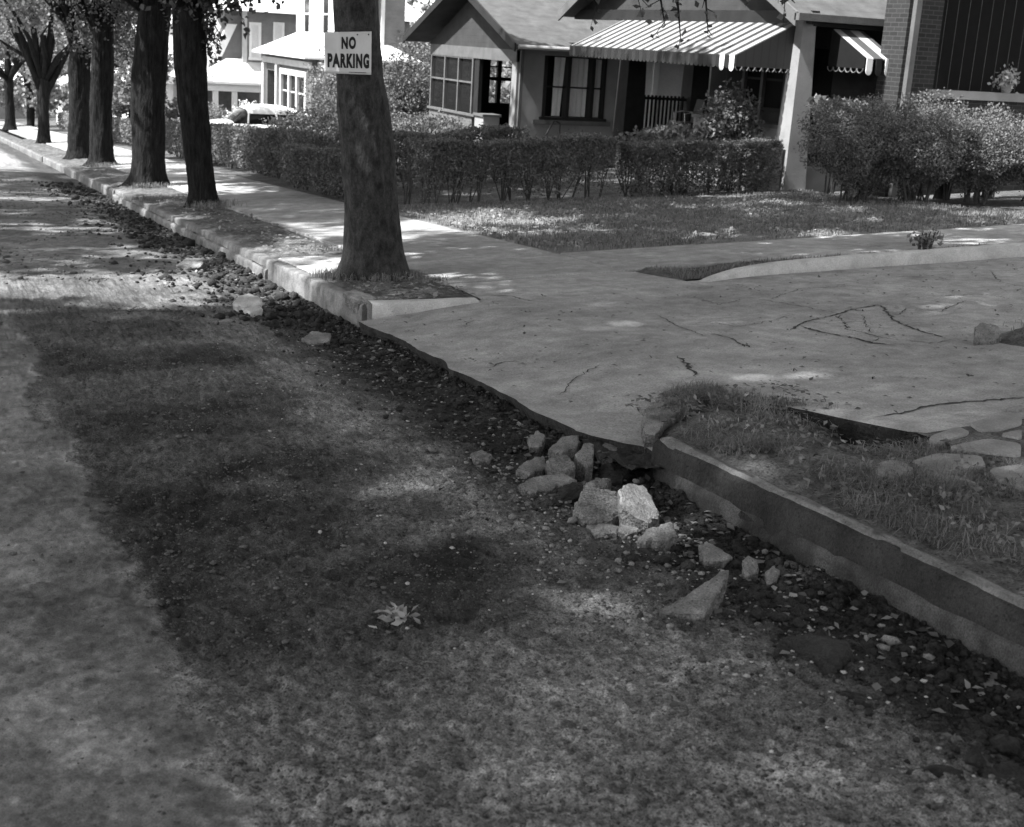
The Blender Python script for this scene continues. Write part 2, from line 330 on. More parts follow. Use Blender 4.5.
def dust_and_sun_f(x, y):
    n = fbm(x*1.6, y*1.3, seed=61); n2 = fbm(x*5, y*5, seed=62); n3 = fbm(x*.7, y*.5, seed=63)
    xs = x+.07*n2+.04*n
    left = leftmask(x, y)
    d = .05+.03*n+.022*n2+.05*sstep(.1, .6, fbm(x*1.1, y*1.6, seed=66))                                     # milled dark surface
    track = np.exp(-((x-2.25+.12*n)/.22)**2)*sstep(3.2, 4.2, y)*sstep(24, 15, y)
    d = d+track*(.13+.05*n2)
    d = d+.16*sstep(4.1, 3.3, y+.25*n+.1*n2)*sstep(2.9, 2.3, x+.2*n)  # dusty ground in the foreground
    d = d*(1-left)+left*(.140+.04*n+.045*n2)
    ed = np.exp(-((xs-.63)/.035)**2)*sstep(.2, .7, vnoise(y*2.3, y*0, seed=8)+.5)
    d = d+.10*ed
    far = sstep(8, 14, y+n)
    d = d*(1-far)+far*(.13+.05*n3+.03*n2+.14*sstep(34, 46, y))  # far stretch made paler: its sunlight is put into the road tone
    gut = sstep(.95, .5, 3.4-x+.12*n)
    d = d*(1-gut)+gut*(.026+.014*n2+far*.03)
    c1, v1 = cells(x*13, y*13, 71); c2, v2 = cells(x*34, y*34, 75)
    d = d*(1+.7*(v1-.5)*sstep(.6, .2, c1))*(1+.8*(v2-.5)*sstep(.6, .2, c2))
    return np.clip(d, .018, .4)
ys = [1.2]
while ys[-1] < 14: ys.append(ys[-1]+max(.0065, .0009*ys[-1]**2))
ynear = np.array(ys); xnear = np.concatenate([np.linspace(-2.2, 0, 170, endpoint=False), np.linspace(0, 3.44, 520)])
Xn, Yn = np.meshgrid(xnear, ynear)
dn = dust_and_sun_f(Xn, Yn); Zn = road_h(Xn, Yn)
# jagged old-pavement lip and potholes
rn = gridmesh('road', Xn, Yn, Zn, 'road', {'dust_and_sun': dn}); struct(rn); rn.data.materials.append(M['road_smooth'])
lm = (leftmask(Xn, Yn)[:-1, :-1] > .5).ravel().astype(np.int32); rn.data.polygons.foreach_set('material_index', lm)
yfar = np.concatenate([np.linspace(ynear[-1], 40, 260), np.linspace(40.5, 200, 120)]); xfar = np.linspace(-9, 3.44, 150)
Xf, Yf = np.meshgrid(xfar, yfar); Zf = road_h(Xf, Yf); edge = sstep(ynear[-1]+1.5, ynear[-1], Yf)
o = gridmesh('road', Xf, Yf, Zf-.02*edge*0, 'road', {'dust_and_sun': dust_and_sun_f(Xf, Yf)}); struct(o)
Xw, Yw = np.meshgrid(np.linspace(-9, -2.2, 60), np.concatenate([np.linspace(-12, 1.2, 50), ynear[::6][1:], [ynear[-1]]])); o = gridmesh('road', Xw, Yw, road_h(Xw, Yw), 'road', {'dust_and_sun': dust_and_sun_f(Xw, Yw)}); struct(o)
Xw, Yw = np.meshgrid(np.linspace(-2.2, 3.44, 60), np.linspace(-12, 1.2, 60)); o = gridmesh('road', Xw, Yw, road_h(Xw, Yw), 'road', {'dust_and_sun': dust_and_sun_f(Xw, Yw)}); struct(o)
# the ground under everything: one sheet to the horizon
gx = np.concatenate([np.linspace(-500, -9.2, 24), [-9.0, 3.0, 3.42], np.linspace(3.6, 60, 60), np.linspace(70, 600, 16)])
gy = np.concatenate([np.linspace(-200, -10, 12), np.linspace(-5, 120, 126), np.linspace(130, 900, 24)])
GX, GY = np.meshgrid(gx, gy)
GZ = -K*np.clip(GY, -200, 260)+S*np.clip(GX-3.4, 0, 40)-.07+np.where((GX > -9.1) & (GX < 3.1), -.75, 0)-.33*((GX > 3.3) & (GX < 14.0) & (GY < 13.3))-.2*((GX > 3.3) & (GX < 6.3) & (GY < 130))
struct(gridmesh('ground', GX, GY, GZ, 'soil'))

def slabs(name, rects, m='concrete', th=.10, gap=.008, lift=.0, zf=None, tilt=.006, kind='structure'):
    mb = MB()
    for i, (x0, x1, y0, y1) in enumerate(rects):
        ez = RNG.uniform(-tilt, tilt, 4); p = []
        for (x, y), e in zip(((x0+gap, y0+gap), (x1-gap, y0+gap), (x1-gap, y1-gap), (x0+gap, y1-gap)), ez):
            z = (zf(x, y) if zf else yard(x, y))+lift+e; p.append((x, y, z))
        ins = [(x+(.012 if k in (0, 3) else -.012), y+(.012 if k < 2 else -.012), z) for k, (x, y, z) in enumerate(p)]
        low = [(x, y, z-.012) for x, y, z in p]
        mb.prism([(x, y, z-th) for x, y, z in p], low); mb.prism(low, ins)
    o = mb.build(name, m); struct(o); return o
# sidewalk along the street, the cross walk and the strip pad
rect = [(4.50, 6.45, y, y+1.62) for y in np.arange(13.36, 60, 1.62)]+[(4.52, 6.47, 11.66, 13.36)]
slabs('sidewalk', rect)
slabs('path', [(6.50+i*1.75, 6.50+(i+1)*1.75, 11.70, 13.30) for i in range(6)], lift=.002)
slabs('path', [(3.56, 4.49, 12.95, 14.42)], lift=-.004)
slabs('sidewalk', [(4.50, 6.45, y, y+1.62) for y in np.arange(60.3, 110, 1.62)])
# driveway apron and drive as one cracked concrete sheet
def drive_h(x, y):
    e = sstep(4.6, 3.3, x); z = yard(x, y)-.012-.085*e
    return z+.006*fbm(x*.9, y*.9, seed=71)+.0025*fbm(x*5, y*5, seed=72)
u = np.linspace(0, 1, 150)
xd = 3.28+u*9.2
yd = np.linspace(0, 1, 110)
XD = np.repeat(xd[None], 110, 0)
ynr = np.where(xd < 4.35, 5.72+(xd-3.28)*.95, np.where(xd < 4.75, 6.73-(xd-4.35)*3.6, 5.28))
ynr = np.interp(xd, [3.28, 3.7, 4.25, 4.5, 4.72, 4.78, 13], [5.75, 6.25, 6.65, 5.9, 5.22, 5.2, 5.2])+.03*vnoise(xd*6, xd*0, seed=4)
yfr = np.interp(xd, [3.28, 3.5, 4.45, 4.5, 6.48, 6.6, 13], [10.42, 10.5, 10.55, 11.62, 11.62, 10.72, 10.72])
YD = ynr[None]+(yfr-ynr)[None]*yd[:, None]
edge_in = .05*fbm(YD*2.2, YD*0+3, seed=14)*sstep(3.9, 3.28, XD)
XD2 = XD+edge_in+.13*sstep(6.35, 5.75, YD)*sstep(3.7, 3.28, XD); ZD = drive_h(XD2, YD)
o = gridmesh('driveway', XD2, YD, ZD, 'concrete'); struct(o)
for sl_, nm in (((slice(None), 0), 'w'), ((0, slice(None)), 's')):                  # broken thick edges, shade of the underside put into their dark colour
    ex, ey, ez = XD2[sl_], YD[sl_], ZD[sl_]; n = len(ex)
    jx = .018*fbm(ex*9+ey*9, ey*7, seed=15)
    X3 = np.stack([ex, ex+.004, ex+.03+jx, ex+.06]); Y3 = np.stack([ey, ey+.002, ey+.02+jx, ey+.03]); Z3 = np.stack([ez, ez-.02, ez-.07, ez-.20])
    struct(gridmesh('driveway', X3, Y3, Z3, 'clod'))
# soil sheets: tree strip, planting strip, lawn, drive kerb strip, weeds
def sheet(name, x0, x1, y0, y1, m, lift=0, amp=.02, nx=60, ny=60, fade=True, hf=None, seed=81):
    X_, Y_ = np.meshgrid(np.linspace(x0, x1, nx), np.linspace(y0, y1, ny)); e = 1
    if fade: e = sstep(0, .08, X_-x0)*sstep(0, .08, x1-X_)*sstep(0, .06, Y_-y0)*sstep(0, .06, y1-Y_)
    Z_ = yard(X_, Y_)+lift+e*(amp*(fbm(X_*3, Y_*3, seed=seed)+.6)+amp*.5*fbm(X_*11, Y_*11, seed=seed+1))
    if hf is not None: Z_ = Z_+hf(X_, Y_)
    o = gridmesh(name, X_, Y_, Z_, m); return struct(o)
sheet('ground', 3.54, 4.51, 14.40, 62, 'soil', -.035, .03, 30, 900)
sheet('ground', 3.52, 4.51, 10.62, 12.97, 'soil', -.03, .035, 40, 90)
sheet('ground', 6.44, 14.6, 13.30, 20.6, 'lawnsoil', -.02, .02, 120, 110)
sheet('ground', 6.6, 14.0, 10.95, 11.72, 'soil', -.03, .03, 160, 30)
def pit(x, y): return -.13*np.exp(-((x-4.55)/.28)**2-((y-5.45)/.33)**2)-.04*np.exp(-((x-4.6)/.3)**2-((y-4.6)/.5)**2)
X_, Y_ = np.meshgrid(np.linspace(3.2, 3.75, 40), np.linspace(5.55, 6.3, 50)); struct(gridmesh('ground', X_, Y_, yard(X_, Y_)-.125+.03*fbm(X_*9, Y_*9, seed=3), 'clod'))
def drive_edge(x): return np.interp(x, [3.28, 3.7, 4.25, 4.5, 4.72, 4.78, 13], [5.75, 6.25, 6.65, 5.9, 5.22, 5.2, 5.2])
xs_ = np.linspace(3.46, 4.9, 150); X_ = np.repeat(xs_[None], 420, 0); Y_ = 1.2+(drive_edge(xs_)+.05-1.2)[None]*np.linspace(0, 1, 420)[:, None]
e = sstep(3.46, 3.6, X_); nearedge = sstep(.35, 0, drive_edge(X_)-Y_)
struct(gridmesh('ground', X_, Y_, yard(X_, Y_)-.022+e*(.02*fbm(X_*3, Y_*3, seed=81)+.012*fbm(X_*11, Y_*11, seed=82)+.006*fbm(X_*30, Y_*30, seed=83))+pit(X_, Y_)-.09*nearedge*sstep(4.5, 3.6, X_)-.03*nearedge, 'soil'))
def cone_path(pts): return pts

# ================================================================== KERBS
def kerb(name, ya, yb, x=3.4, w=.15, hgt=.30, m='kerb', step=.05, top=0., seed=0, chip=.012, dz=None, dx=0.):
    ys = np.arange(ya, yb+1e-6, step); n = len(ys)
    prof = np.array([(0, -hgt), (0, -.20), (0, -.12), (.002, -.05), (.004, -.018), (.02, -.002), (.05, 0), (w-.04, 0), (w-.01, -.004), (w, -.03), (w, -hgt)])
    P = np.zeros((n, len(prof), 3))
    for j, (px, pz) in enumerate(prof):
        c = chip*fbm(ys*4, ys*0+j*1.3, seed=seed+91)*(1 if 2 < j < 9 else .4)
        c2 = np.where(j in (3, 4, 5), 1, 0)*chip*1.8*np.clip(vnoise(ys*7, ys*0+2, seed=seed+5)-.35, 0, 1)*2
        P[:, j, 0] = x+dx+px+c*.6+c2; P[:, j, 1] = ys; P[:, j, 2] = -K*ys+pz+top+c*.5-c2*.5+(dz(ys) if dz else 0)
    o = gridmesh(name, P[..., 0], P[..., 1], P[..., 2], m, smooth=False)
    me = o.data; import bmesh
    b = bmesh.new(); b.from_mesh(me); b.verts.ensure_lookup_table(); k = len(prof)
    b.faces.new([b.verts[j] for j in range(k)]); b.faces.new([b.verts[(n-1)*k+j] for j in range(k)][::-1]); bmesh.ops.recalc_face_normals(b, faces=b.faces[:]); b.to_mesh(me); b.free()
    return struct(o)
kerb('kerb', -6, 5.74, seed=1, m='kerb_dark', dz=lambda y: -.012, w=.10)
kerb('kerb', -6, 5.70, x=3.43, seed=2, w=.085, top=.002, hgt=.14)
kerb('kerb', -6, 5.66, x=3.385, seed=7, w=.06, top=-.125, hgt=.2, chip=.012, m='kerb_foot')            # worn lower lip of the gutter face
kerb('kerb', 10.75, 14.38, seed=3, top=.0); kerb('kerb', 14.42, 27.2, seed=4, top=-.02, dx=.03); kerb('kerb', 27.26, 44, seed=5, top=-.03, dx=.02); kerb('kerb', 44.1, 200, seed=6, step=.3, top=-.03)
kerb('kerb', 14.2, 27, x=3.37, seed=8, top=-.10, hgt=.2, w=.08)
def kerbx(pts, w, h, m='kerb', base=0.05, label=None):     # a kerb along a path across the street; pts (x, y, top height over yard)
    n = len(pts); P = np.zeros((n, 7, 3)); tg = np.gradient(np.array([(p[0], p[1]) for p in pts]), axis=0)
    for i, (x, y, h_) in enumerate(pts):
        t = tg[i]/np.linalg.norm(tg[i]); nx_, ny_ = t[1], -t[0]      # towards the camera side
        z0 = float(yard(x, y))
        for j, (o_, z_) in enumerate(((w/2, -base), (w/2, h_-.008), (w/2-.008, h_), (0, h_+.002), (-w/2+.008, h_), (-w/2, h_-.008), (-w/2, -base))):
            c = .006*vnoise(np.array([x*5]), np.array([j*1.7+y]), seed=6)[0]
            P[i, j] = (x+nx_*o_, y+ny_*o_, z0+z_+c)
    return struct(gridmesh('kerb', P[..., 0], P[..., 1], P[..., 2], m, smooth=False))
kerbx([(3.42+.06*i, 10.60-.003*i+.0*i, .035-.0022*i) for i in range(17)], .16, 0, base=.18, m='kerb_pale')
xs = np.linspace(0, 1, 80)
kp = [(6.78+.10*t*10*(1 if t < .1 else 1) if 0 else 6.72+7.5*t, 10.62+.22*(1-math.exp(-t*14)), -.01+.125*(1-math.exp(-t*16))) for t in xs]
kerbx(kp, .12, 0, base=.12, m='kerb_pale')

# ================================================================== CRACKS AND JOINTS in the drive
def crackline(pxs, wd=.008, seed=0):
    pts = [onL(*p, -.02) for p in pxs]; r = np.random.default_rng(seed); P = []
    for a, b in zip(pts[:-1], pts[1:]):
        n = max(2, int(np.linalg.norm(b-a)/.035))
        for t in np.linspace(0, 1, n, endpoint=False): P.append(a+(b-a)*t)
    P = np.array(P+[pts[-1]]); P[1:-1, :2] += r.normal(size=(len(P)-2, 2))*.010
    tg = np.gradient(P[:, :2], axis=0); tg /= np.linalg.norm(tg, axis=1)[:, None]+1e-9; nn = np.stack([-tg[:, 1], tg[:, 0]], 1)
    ww = wd*1.7*r.uniform(.3, 1.3, len(P))*np.minimum(1, np.minimum(np.arange(len(P)), np.arange(len(P))[::-1])/3+.15)
    v = []
    for s in (-1, 1):
        q = P[:, :2]+nn*ww[:, None]*s*.5; v.append(np.column_stack([q, drive_h(q[:, 0], q[:, 1])+.004]))
    n = len(P); V = np.concatenate(v); F_ = np.array([(i, i+1, n+i+1, n+i) for i in range(n-1)])
    return V, F_
CK = [([(872, 419), (905, 414), (935, 406), (1024, 398)], .012), ([(790, 331), (806, 322), (838, 315), (852, 310), (868, 313)], .013), ([(800, 327), (822, 333), (850, 338), (872, 344), (895, 346)], .018),
      ([(838, 315), (848, 330), (880, 338), (905, 341)], .007), ([(852, 310), (880, 306), (895, 322), (925, 333), (945, 339)], .012), ([(905, 309), (940, 313), (965, 302)], .006), ([(940, 297), (985, 295), (1010, 300)], .006),
      ([(712, 335), (730, 339), (742, 345), (755, 349)], .011), ([(715, 322), (735, 328), (770, 322), (790, 316)], .005), ([(677, 357), (688, 366), (696, 378)], .016), ([(660, 317), (680, 328), (708, 338)], .006),
      ([(478, 297), (510, 297), (532, 302), (540, 303)], .010), ([(445, 283), (500, 279), (560, 275), (612, 272)], .013), ([(460, 321), (474, 318), (484, 319)], .007), ([(488, 358), (505, 353), (520, 354)], .008),
      ([(868, 313), (900, 316), (905, 309)], .006), ([(758, 300), (790, 305), (812, 309), (838, 315)], .006), ([(880, 279), (930, 277), (950, 281)], .006), ([(806, 322), (830, 325), (856, 322), (880, 324)], .006), ([(862, 316), (866, 326), (872, 334)], .006), ([(880, 338), (872, 344)], .006), ([(905, 341), (930, 344), (950, 342)], .007), ([(770, 300), (800, 290), (850, 287), (880, 290)], .005), ([(560, 385), (575, 372), (600, 362)], .006), ([(700, 300), (720, 306), (742, 300)], .005), ([(990, 272), (1000, 283), (1024, 288)], .006)]
Vc, Fc, nc = [], [], 0
for i, (p, wd) in enumerate(CK):
    v, f = crackline(p, wd, i); Vc.append(v); Fc.append(f+nc); nc += len(v)
o = fastmesh('crack', np.concatenate(Vc), np.concatenate(Fc), 'crack'); struct(o)

# crazy paving at the near corner
pav = [[(905, 462), (935, 452), (985, 455), (990, 466), (950, 472), (925, 470)], [(938, 447), (990, 437), (1024, 443), (1024, 458), (985, 452)], [(985, 468), (1024, 462), (1040, 480), (1024, 492), (995, 480)],
       [(925, 437), (960, 425), (975, 432), (935, 445)], [(965, 423), (1000, 414), (1024, 412), (1024, 424), (1000, 430), (980, 431)], [(1000, 409), (1024, 404), (1024, 410)], [(995, 434), (1024, 428), (1024, 440)],
       [(1030, 400), (1080, 396), (1080, 425), (1030, 425)], [(1030, 430), (1090, 430), (1090, 460), (1034, 458)], [(925, 473), (960, 476), (985, 486), (960, 480)]]
slabpal = ['oval flagstone at the drive corner beside the weeds', 'long flagstone crossing the right edge of the walk', 'flagstone sunk in dirt at the lower right of the paving', 'narrow flagstone against the near edge of the drive',
           'broad flagstone by the drive edge near the right side', 'small wedge flagstone touching the drive joint', 'small square flagstone near the right border', 'flagstone beyond the right border, upper', 'flagstone beyond the right border, lower', 'thin sliver flagstone below the oval one']
for p, lb in zip(pav, slabpal):
    q = [onL(a, b, .0) for a, b in p]; q = np.array(q); c = q.mean(0)
    # round the outline
    n = len(q); rr = []
    for i in range(n):
        a, b, d = q[i-1], q[i], q[(i+1) % n]
        for t in (.38, .5, .62): rr.append(((a+b)/2)*(1-t)**2+2*b*t*(1-t)+((b+d)/2)*t*t)
    rr = np.array(rr); ar = sum(rr[i][0]*rr[(i+1) % len(rr)][1]-rr[(i+1) % len(rr)][0]*rr[i][1] for i in range(len(rr)))
    if ar < 0: rr = rr[::-1]
    z = np.array([float(yard(x, y)) for x, y, _ in rr])-.006
    top = np.column_stack([rr[:, :2]*.97+c[:2]*.03, z+.008]); low = np.column_stack([rr[:, :2], z-.004]); bot = np.column_stack([rr[:, :2], z-.06])
    mb = MB().prism(bot, low).prism(low, top); solo(mb, 'flagstone', 'paver', lb, 'flagstone', (c[0], c[1], float(yard(c[0], c[1]))-.05), 'crazy paving stones')
sheet('ground', 4.72, 8.5, 1.2, 5.23, 'soil', -.012, .004, 60, 60, fade=False)

# ================================================================== TREES
def px_path(rows, y, zoff=0):     # rows (left px, right px, py) measured on the trunk standing at depth y
    P, Rr = [], []
    for l, r, p in rows:
        a, b = atY(l, p, y), atY(r, p, y); P.append((a+b)/2); Rr.append(np.linalg.norm(b-a)/2)
    return np.array(P), np.array(Rr)
def trunkmesh(mb, P, Rr, n=48, rough=.09, seed=0, step=.08, flare=True):
    P = np.asarray(P); d = np.r_[0, np.cumsum(np.linalg.norm(np.diff(P, axis=0), axis=1))]; t = np.arange(0, d[-1], step); t = np.append(t, d[-1])
    Q = np.stack([np.interp(t, d, P[:, i]) for i in range(3)], 1); r = np.interp(t, d, Rr)
    for _ in range(2): Q[1:-1] = (Q[:-2]+2*Q[1:-1]+Q[2:])/4; r[1:-1] = (r[:-2]+2*r[1:-1]+r[2:])/4
    k0 = len(mb.v); mb.tube(Q, r, n)
    V = mb.v[-1]; c = np.repeat(Q, n, 0); rr = np.repeat(r, n)[:, None]; dv = (V-c)/rr
    a = np.arctan2(dv[:, 1], dv[:, 0]); h = V[:, 2]-P[0][2]
    m = 1+.03*(1-np.abs(np.sin(a*5.5+1.6*fbm(dv[:, 0]*2, dv[:, 1]*2, V[:, 2]*1.6, seed=seed+7)*2))*2)+rough*fbm(dv[:, 0]*2.2, dv[:, 1]*2.2, V[:, 2]*1.1, oct=3, seed=seed)+rough*.45*vnoise(dv[:, 0]*7, dv[:, 1]*7, V[:, 2]*3, seed=seed+3)
    if flare: m = m+.26*np.clip(1-h/.38, 0, 1)**2*(1+.8*np.cos(a*4+seed))
    mb.v[-1] = c+dv*rr*m[:, None]
LEAFCACHE = {}
def crown_arrays(seed, blobs, n, size, shell=.35):
    rng = np.random.default_rng(seed); V, F_, T, k = [], [], [], 0
    tot = sum(b[3]*b[4]*b[5] for b in blobs)
    for (cx, cy, cz, rx, ry, rz) in blobs:
        m = int(n*rx*ry*rz/tot); 
        ncl = max(6, int(m/55)); c = rng.normal(size=(ncl, 3)); c /= np.linalg.norm(c, axis=1)[:, None]; c *= rng.uniform(shell, 1, ncl)[:, None]**.6
        c = c*[rx, ry, rz]+[cx, cy, cz]
        id_ = rng.integers(0, ncl, m); rad = rng.uniform(.25, .65, ncl)[id_]
        P = c[id_]+rng.normal(size=(m, 3))*rad[:, None]*[.55, .55, .38]
        v, f, t = leafgeo(P, size, rng, droop=.5, aspect=.75); V.append(v); F_.append(f+k); T.append(t); k += len(v)
    return np.concatenate(V), np.concatenate(F_), np.concatenate(T)
def leafobj(name, arrs, m, parent): return fastmesh(name, arrs[0], arrs[1], m, False, {'tone': arrs[2]}, parent)
def limbs(mb, start, r, rng, ends, n=9):
    for e in ends:
        e = np.array(e); m1 = start+(e-start)*.35+np.array([0, 0, .25*np.linalg.norm(e-start)*.3])+rng.normal(size=3)*.12
        m2 = start+(e-start)*.7+np.array([0, 0, .1])+rng.normal(size=3)*.15
        mb.tube([start, m1, m2, e], [r, r*.7, r*.42, r*.12], n)
def street_tree(label, y, rows, base, top, seed, crownblobs, leafn, m='bark', group='street trees between the kerb and the sidewalk', leafsize=.12, low=None, lean=.0, limb=None, crown_mat='leaf'):
    P, Rr = px_path(rows, y); rng = np.random.default_rng(seed)
    gz = float(yard(P[0][0], y))-.06; P[0][2] = min(P[0][2], gz)
    dirn = (P[-1]-P[-2]); dirn /= dirn[2]
    tip = P[-1]+dirn*max(.3, top-(P[-1][2]-gz)); tip2 = tip+np.array([dirn[0], dirn[1], 1])*1.6
    P = np.vstack([P, tip, tip2]); Rr = np.r_[Rr, Rr[-1]*.9, Rr[-1]*.45]
    t = thing('street_tree', label, 'tree', (P[0][0], y, gz+.05), group)
    mb = MB(); trunkmesh(mb, P, Rr, seed=seed); mb.build('trunk', m, t, smooth=True)
    lb = MB(); ends = [tip+np.array([math.cos(a)*rng.uniform(1.6, 3), math.sin(a)*rng.uniform(1.6, 3), rng.uniform(1.2, 3.5)]) for a in np.arange(0, 6.2, .9)+rng.uniform(0, .5)]
    limbs(lb, tip-np.array([0, 0, .2]), Rr[-2]*.6, rng, ends)
    for (sx, sy, ex, ey, yy, r0) in (limb or []):
        a = atY(sx, sy, y); b = atY(ex, ey, y+yy); lb.tube([a, a+(b-a)*.5+np.array([0, 0, -.05]), b, b+(b-a)*.4], [r0, r0*.8, r0*.6, r0*.2], 9)
    lb.build('limb', m, t, smooth=True)
    B_ = [(tip[0]+bx, y+by, gz+bz, rx, ry, rz) for bx, by, bz, rx, ry, rz in crownblobs]
    hi_, lo_ = [b for b in B_ if b[2]-gz > 4.9], [b for b in B_ if b[2]-gz <= 4.9]
    leafobj('crown', crown_arrays(seed+50, hi_, leafn, leafsize), crown_mat, t)
    if lo_: leafobj('low_foliage', crown_arrays(seed+80, lo_, 4200, .10), crown_mat, t)
    return t, tip
huge = [(.8, 0, 7.6, 5.0, 4.0, 2.4), (2.2, -1.5, 6.0, 2.6, 2.4, 1.4), (-1.2, 1.4, 5.8, 2.2, 2.2, 1.4)]
big = [(0, 0, 6.6, 3.0, 3.0, 2.0), (1.2, -1.5, 5.6, 2.2, 2.2, 1.3), (-1.2, 1.4, 5.8, 2.2, 2.2, 1.4), (-1.0, -1.6, 6.2, 2.2, 2.0, 1.4)]
t1, tip1 = street_tree('nearest street tree with mottled scaly bark, carrying the card sign', 12.48,
    [(339, 408, 284), (341, 406, 272), (344, 402, 245), (344, 398, 200), (342, 394, 160), (338, 387, 115), (337, 381, 75), (336, 379, 35), (334, 378, -5)], 0, 3.4, 11, [(.6, -.3, 7.4, 4.8, 4.4, 2.6), (1.2, -1.5, 5.6, 2.2, 2.2, 1.3), (-1.2, 1.0, 5.8, 2.2, 2.0, 1.4), (-2.0, -5.0, 10.2, 3.8, 3.4, 1.8), (2.2, -5.0, 9.6, 4.0, 3.6, 1.9), (-3.6, -1.6, 10.6, 3.2, 2.6, 1.6), (2.6, 4.2, 8.6, 3.8, 3.2, 2.0)], 54000, m='bark_pale', leafsize=.23)
t2, tip2 = street_tree('slim dark leaning street tree, second nearest after the one with the sign', 22.13,
    [(188, 219, 209), (190, 217, 200), (187, 213, 170), (182, 210, 130), (178, 208, 95), (174, 206, 55), (173, 205, 20)], 0, 2.5, 12,
    huge+[(.2, -.3, 3.75, .8, .8, .45), (.9, 0, 4.0, 1.1, .9, .5)], 22000, leafsize=.22)
t3, tip3 = street_tree('thick dark street tree standing just left of the slim leaning one', 27.86,
    [(126, 168, 189), (129, 166, 178), (131, 165, 150), (131, 165, 110), (133, 166, 70), (138, 170, 20)], 0, 3.0, 13,
    huge+[(.3, -.3, 4.4, 1.3, .9, .6)], 22000, leafsize=.22)
t4, tip4 = street_tree('mid sized street tree with flared base, right one of the close far pair', 36.88,
    [(86, 117, 168), (89, 113, 160), (90, 112, 120), (90, 113, 80), (92, 114, 40)], 0, 3.2, 14, big+[(0, -.5, 4.6, 1.6, 1, .7), (.8, -.5, 4.6, 1.6, 1.2, .9)], 9000)
t5, tip5 = street_tree('dark forked street tree, left one of the close far pair', 41.6,
    [(66, 92, 161), (68, 90, 150), (69, 90, 110), (68, 90, 70), (70, 92, 42)], 0, 3.0, 15, big+[(.6, -.5, 3.8, 1.0, .9, .9)], 8000, limb=[(76, 45, 64, 5, 0, .2)])
t6, tip6 = street_tree('pale street tree with a low spreading fork, far down the kerb', 56.39,
    [(36, 52, 144), (38, 50, 135), (38, 49, 110), (37, 50, 92)], 0, 2.6, 16, [(0, 0, 7.6, 4, 4, 2.6), (-1.8, 0, 5.2, 2.0, 1.8, 1.4), (2.2, 0, 5.3, 2.0, 1.8, 1.2), (.2, 0, 5.0, 1.4, 1.4, .8)], 17000, leafsize=.16,
    limb=[(44, 95, 66, 55, 0, .17), (42, 92, 18, 30, 0, .17), (43, 90, 30, 5, 0, .16), (45, 90, 52, 10, 0, .14), (40, 85, 8, 20, 0, .1)], crown_mat='pale')
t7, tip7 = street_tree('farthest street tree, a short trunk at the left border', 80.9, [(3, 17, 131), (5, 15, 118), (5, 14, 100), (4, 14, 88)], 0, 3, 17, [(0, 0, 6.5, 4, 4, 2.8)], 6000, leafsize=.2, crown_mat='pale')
def plain_tree(name, label, x, y, h, cr, seed, n, leaf, m='leaf', trunkr=.25, low=.35, group=None, gz=None, cz=.66, rz=.34):
    gz = float(yard(x, y)) if gz is None else gz; rng = np.random.default_rng(seed)
    t = thing(name, label, 'tree', (x, y, gz), group); mb = MB(); P = [(x, y, gz-.3), (x+rng.normal()*.1, y, gz+h*.2), (x+rng.normal()*.2, y+rng.normal()*.2, gz+h*.45), (x, y, gz+h*.8)]
    trunkmesh(mb, P, [trunkr*1.1, trunkr*.9, trunkr*.75, trunkr*.2], seed=seed, n=14, step=.4); mb.build('trunk', 'bark', t, smooth=True)
    lb = MB(); limbs(lb, np.array([x, y, gz+h*.4]), trunkr*.6, rng, [(x+math.cos(a)*cr*.6, y+math.sin(a)*cr*.6, gz+h*rng.uniform(.55, .8)) for a in np.arange(0, 6.2, 1.1)]); lb.build('limb', 'bark', t, smooth=True)
    bl = [(x, y, gz+h*cz, cr*.8, cr*.8, h*rz*.9)]
    for a in np.arange(0, 6.28, 1.05): bl.append((x+math.cos(a+seed)*cr*.6, y+math.sin(a+seed)*cr*.6, gz+h*(low+rng.uniform(.1, .3)), cr*.5, cr*.5, h*.17))
    leafobj('crown', crown_arrays(seed+5, bl, n, leaf), m, t); return t
# the row on the other side of the street, just outside the picture, whose crowns shade the road
for i, (x, y, h, cr, n) in enumerate([(-6.8, 4.0, 19, 8.0, 84000), (-6.8, 20.0, 17, 6.4, 26000), (-7.0, 32, 16, 6.0, 20000), (-6.8, -8.5, 18, 7, 15000)]):
    plain_tree('street_tree', ['tall shade tree across the street level with the broken kerb', 'tall shade tree across the street opposite the slim leaning tree', 'smaller shade tree across the street, farthest of that row', 'shade tree across the street behind the viewer'][i],
               x, y, h, cr, 200+i, n, .26, gz=-K*y, group='trees across the street', low=.5, trunkr=.4, cz=.72, rz=.26)
plain_tree('street_tree', 'tall shade tree on the near planting strip behind the viewer', 4.3, -3.0, 15, 7.6, 260, 30000, .24, low=.5, trunkr=.38, cz=.72, rz=.26)
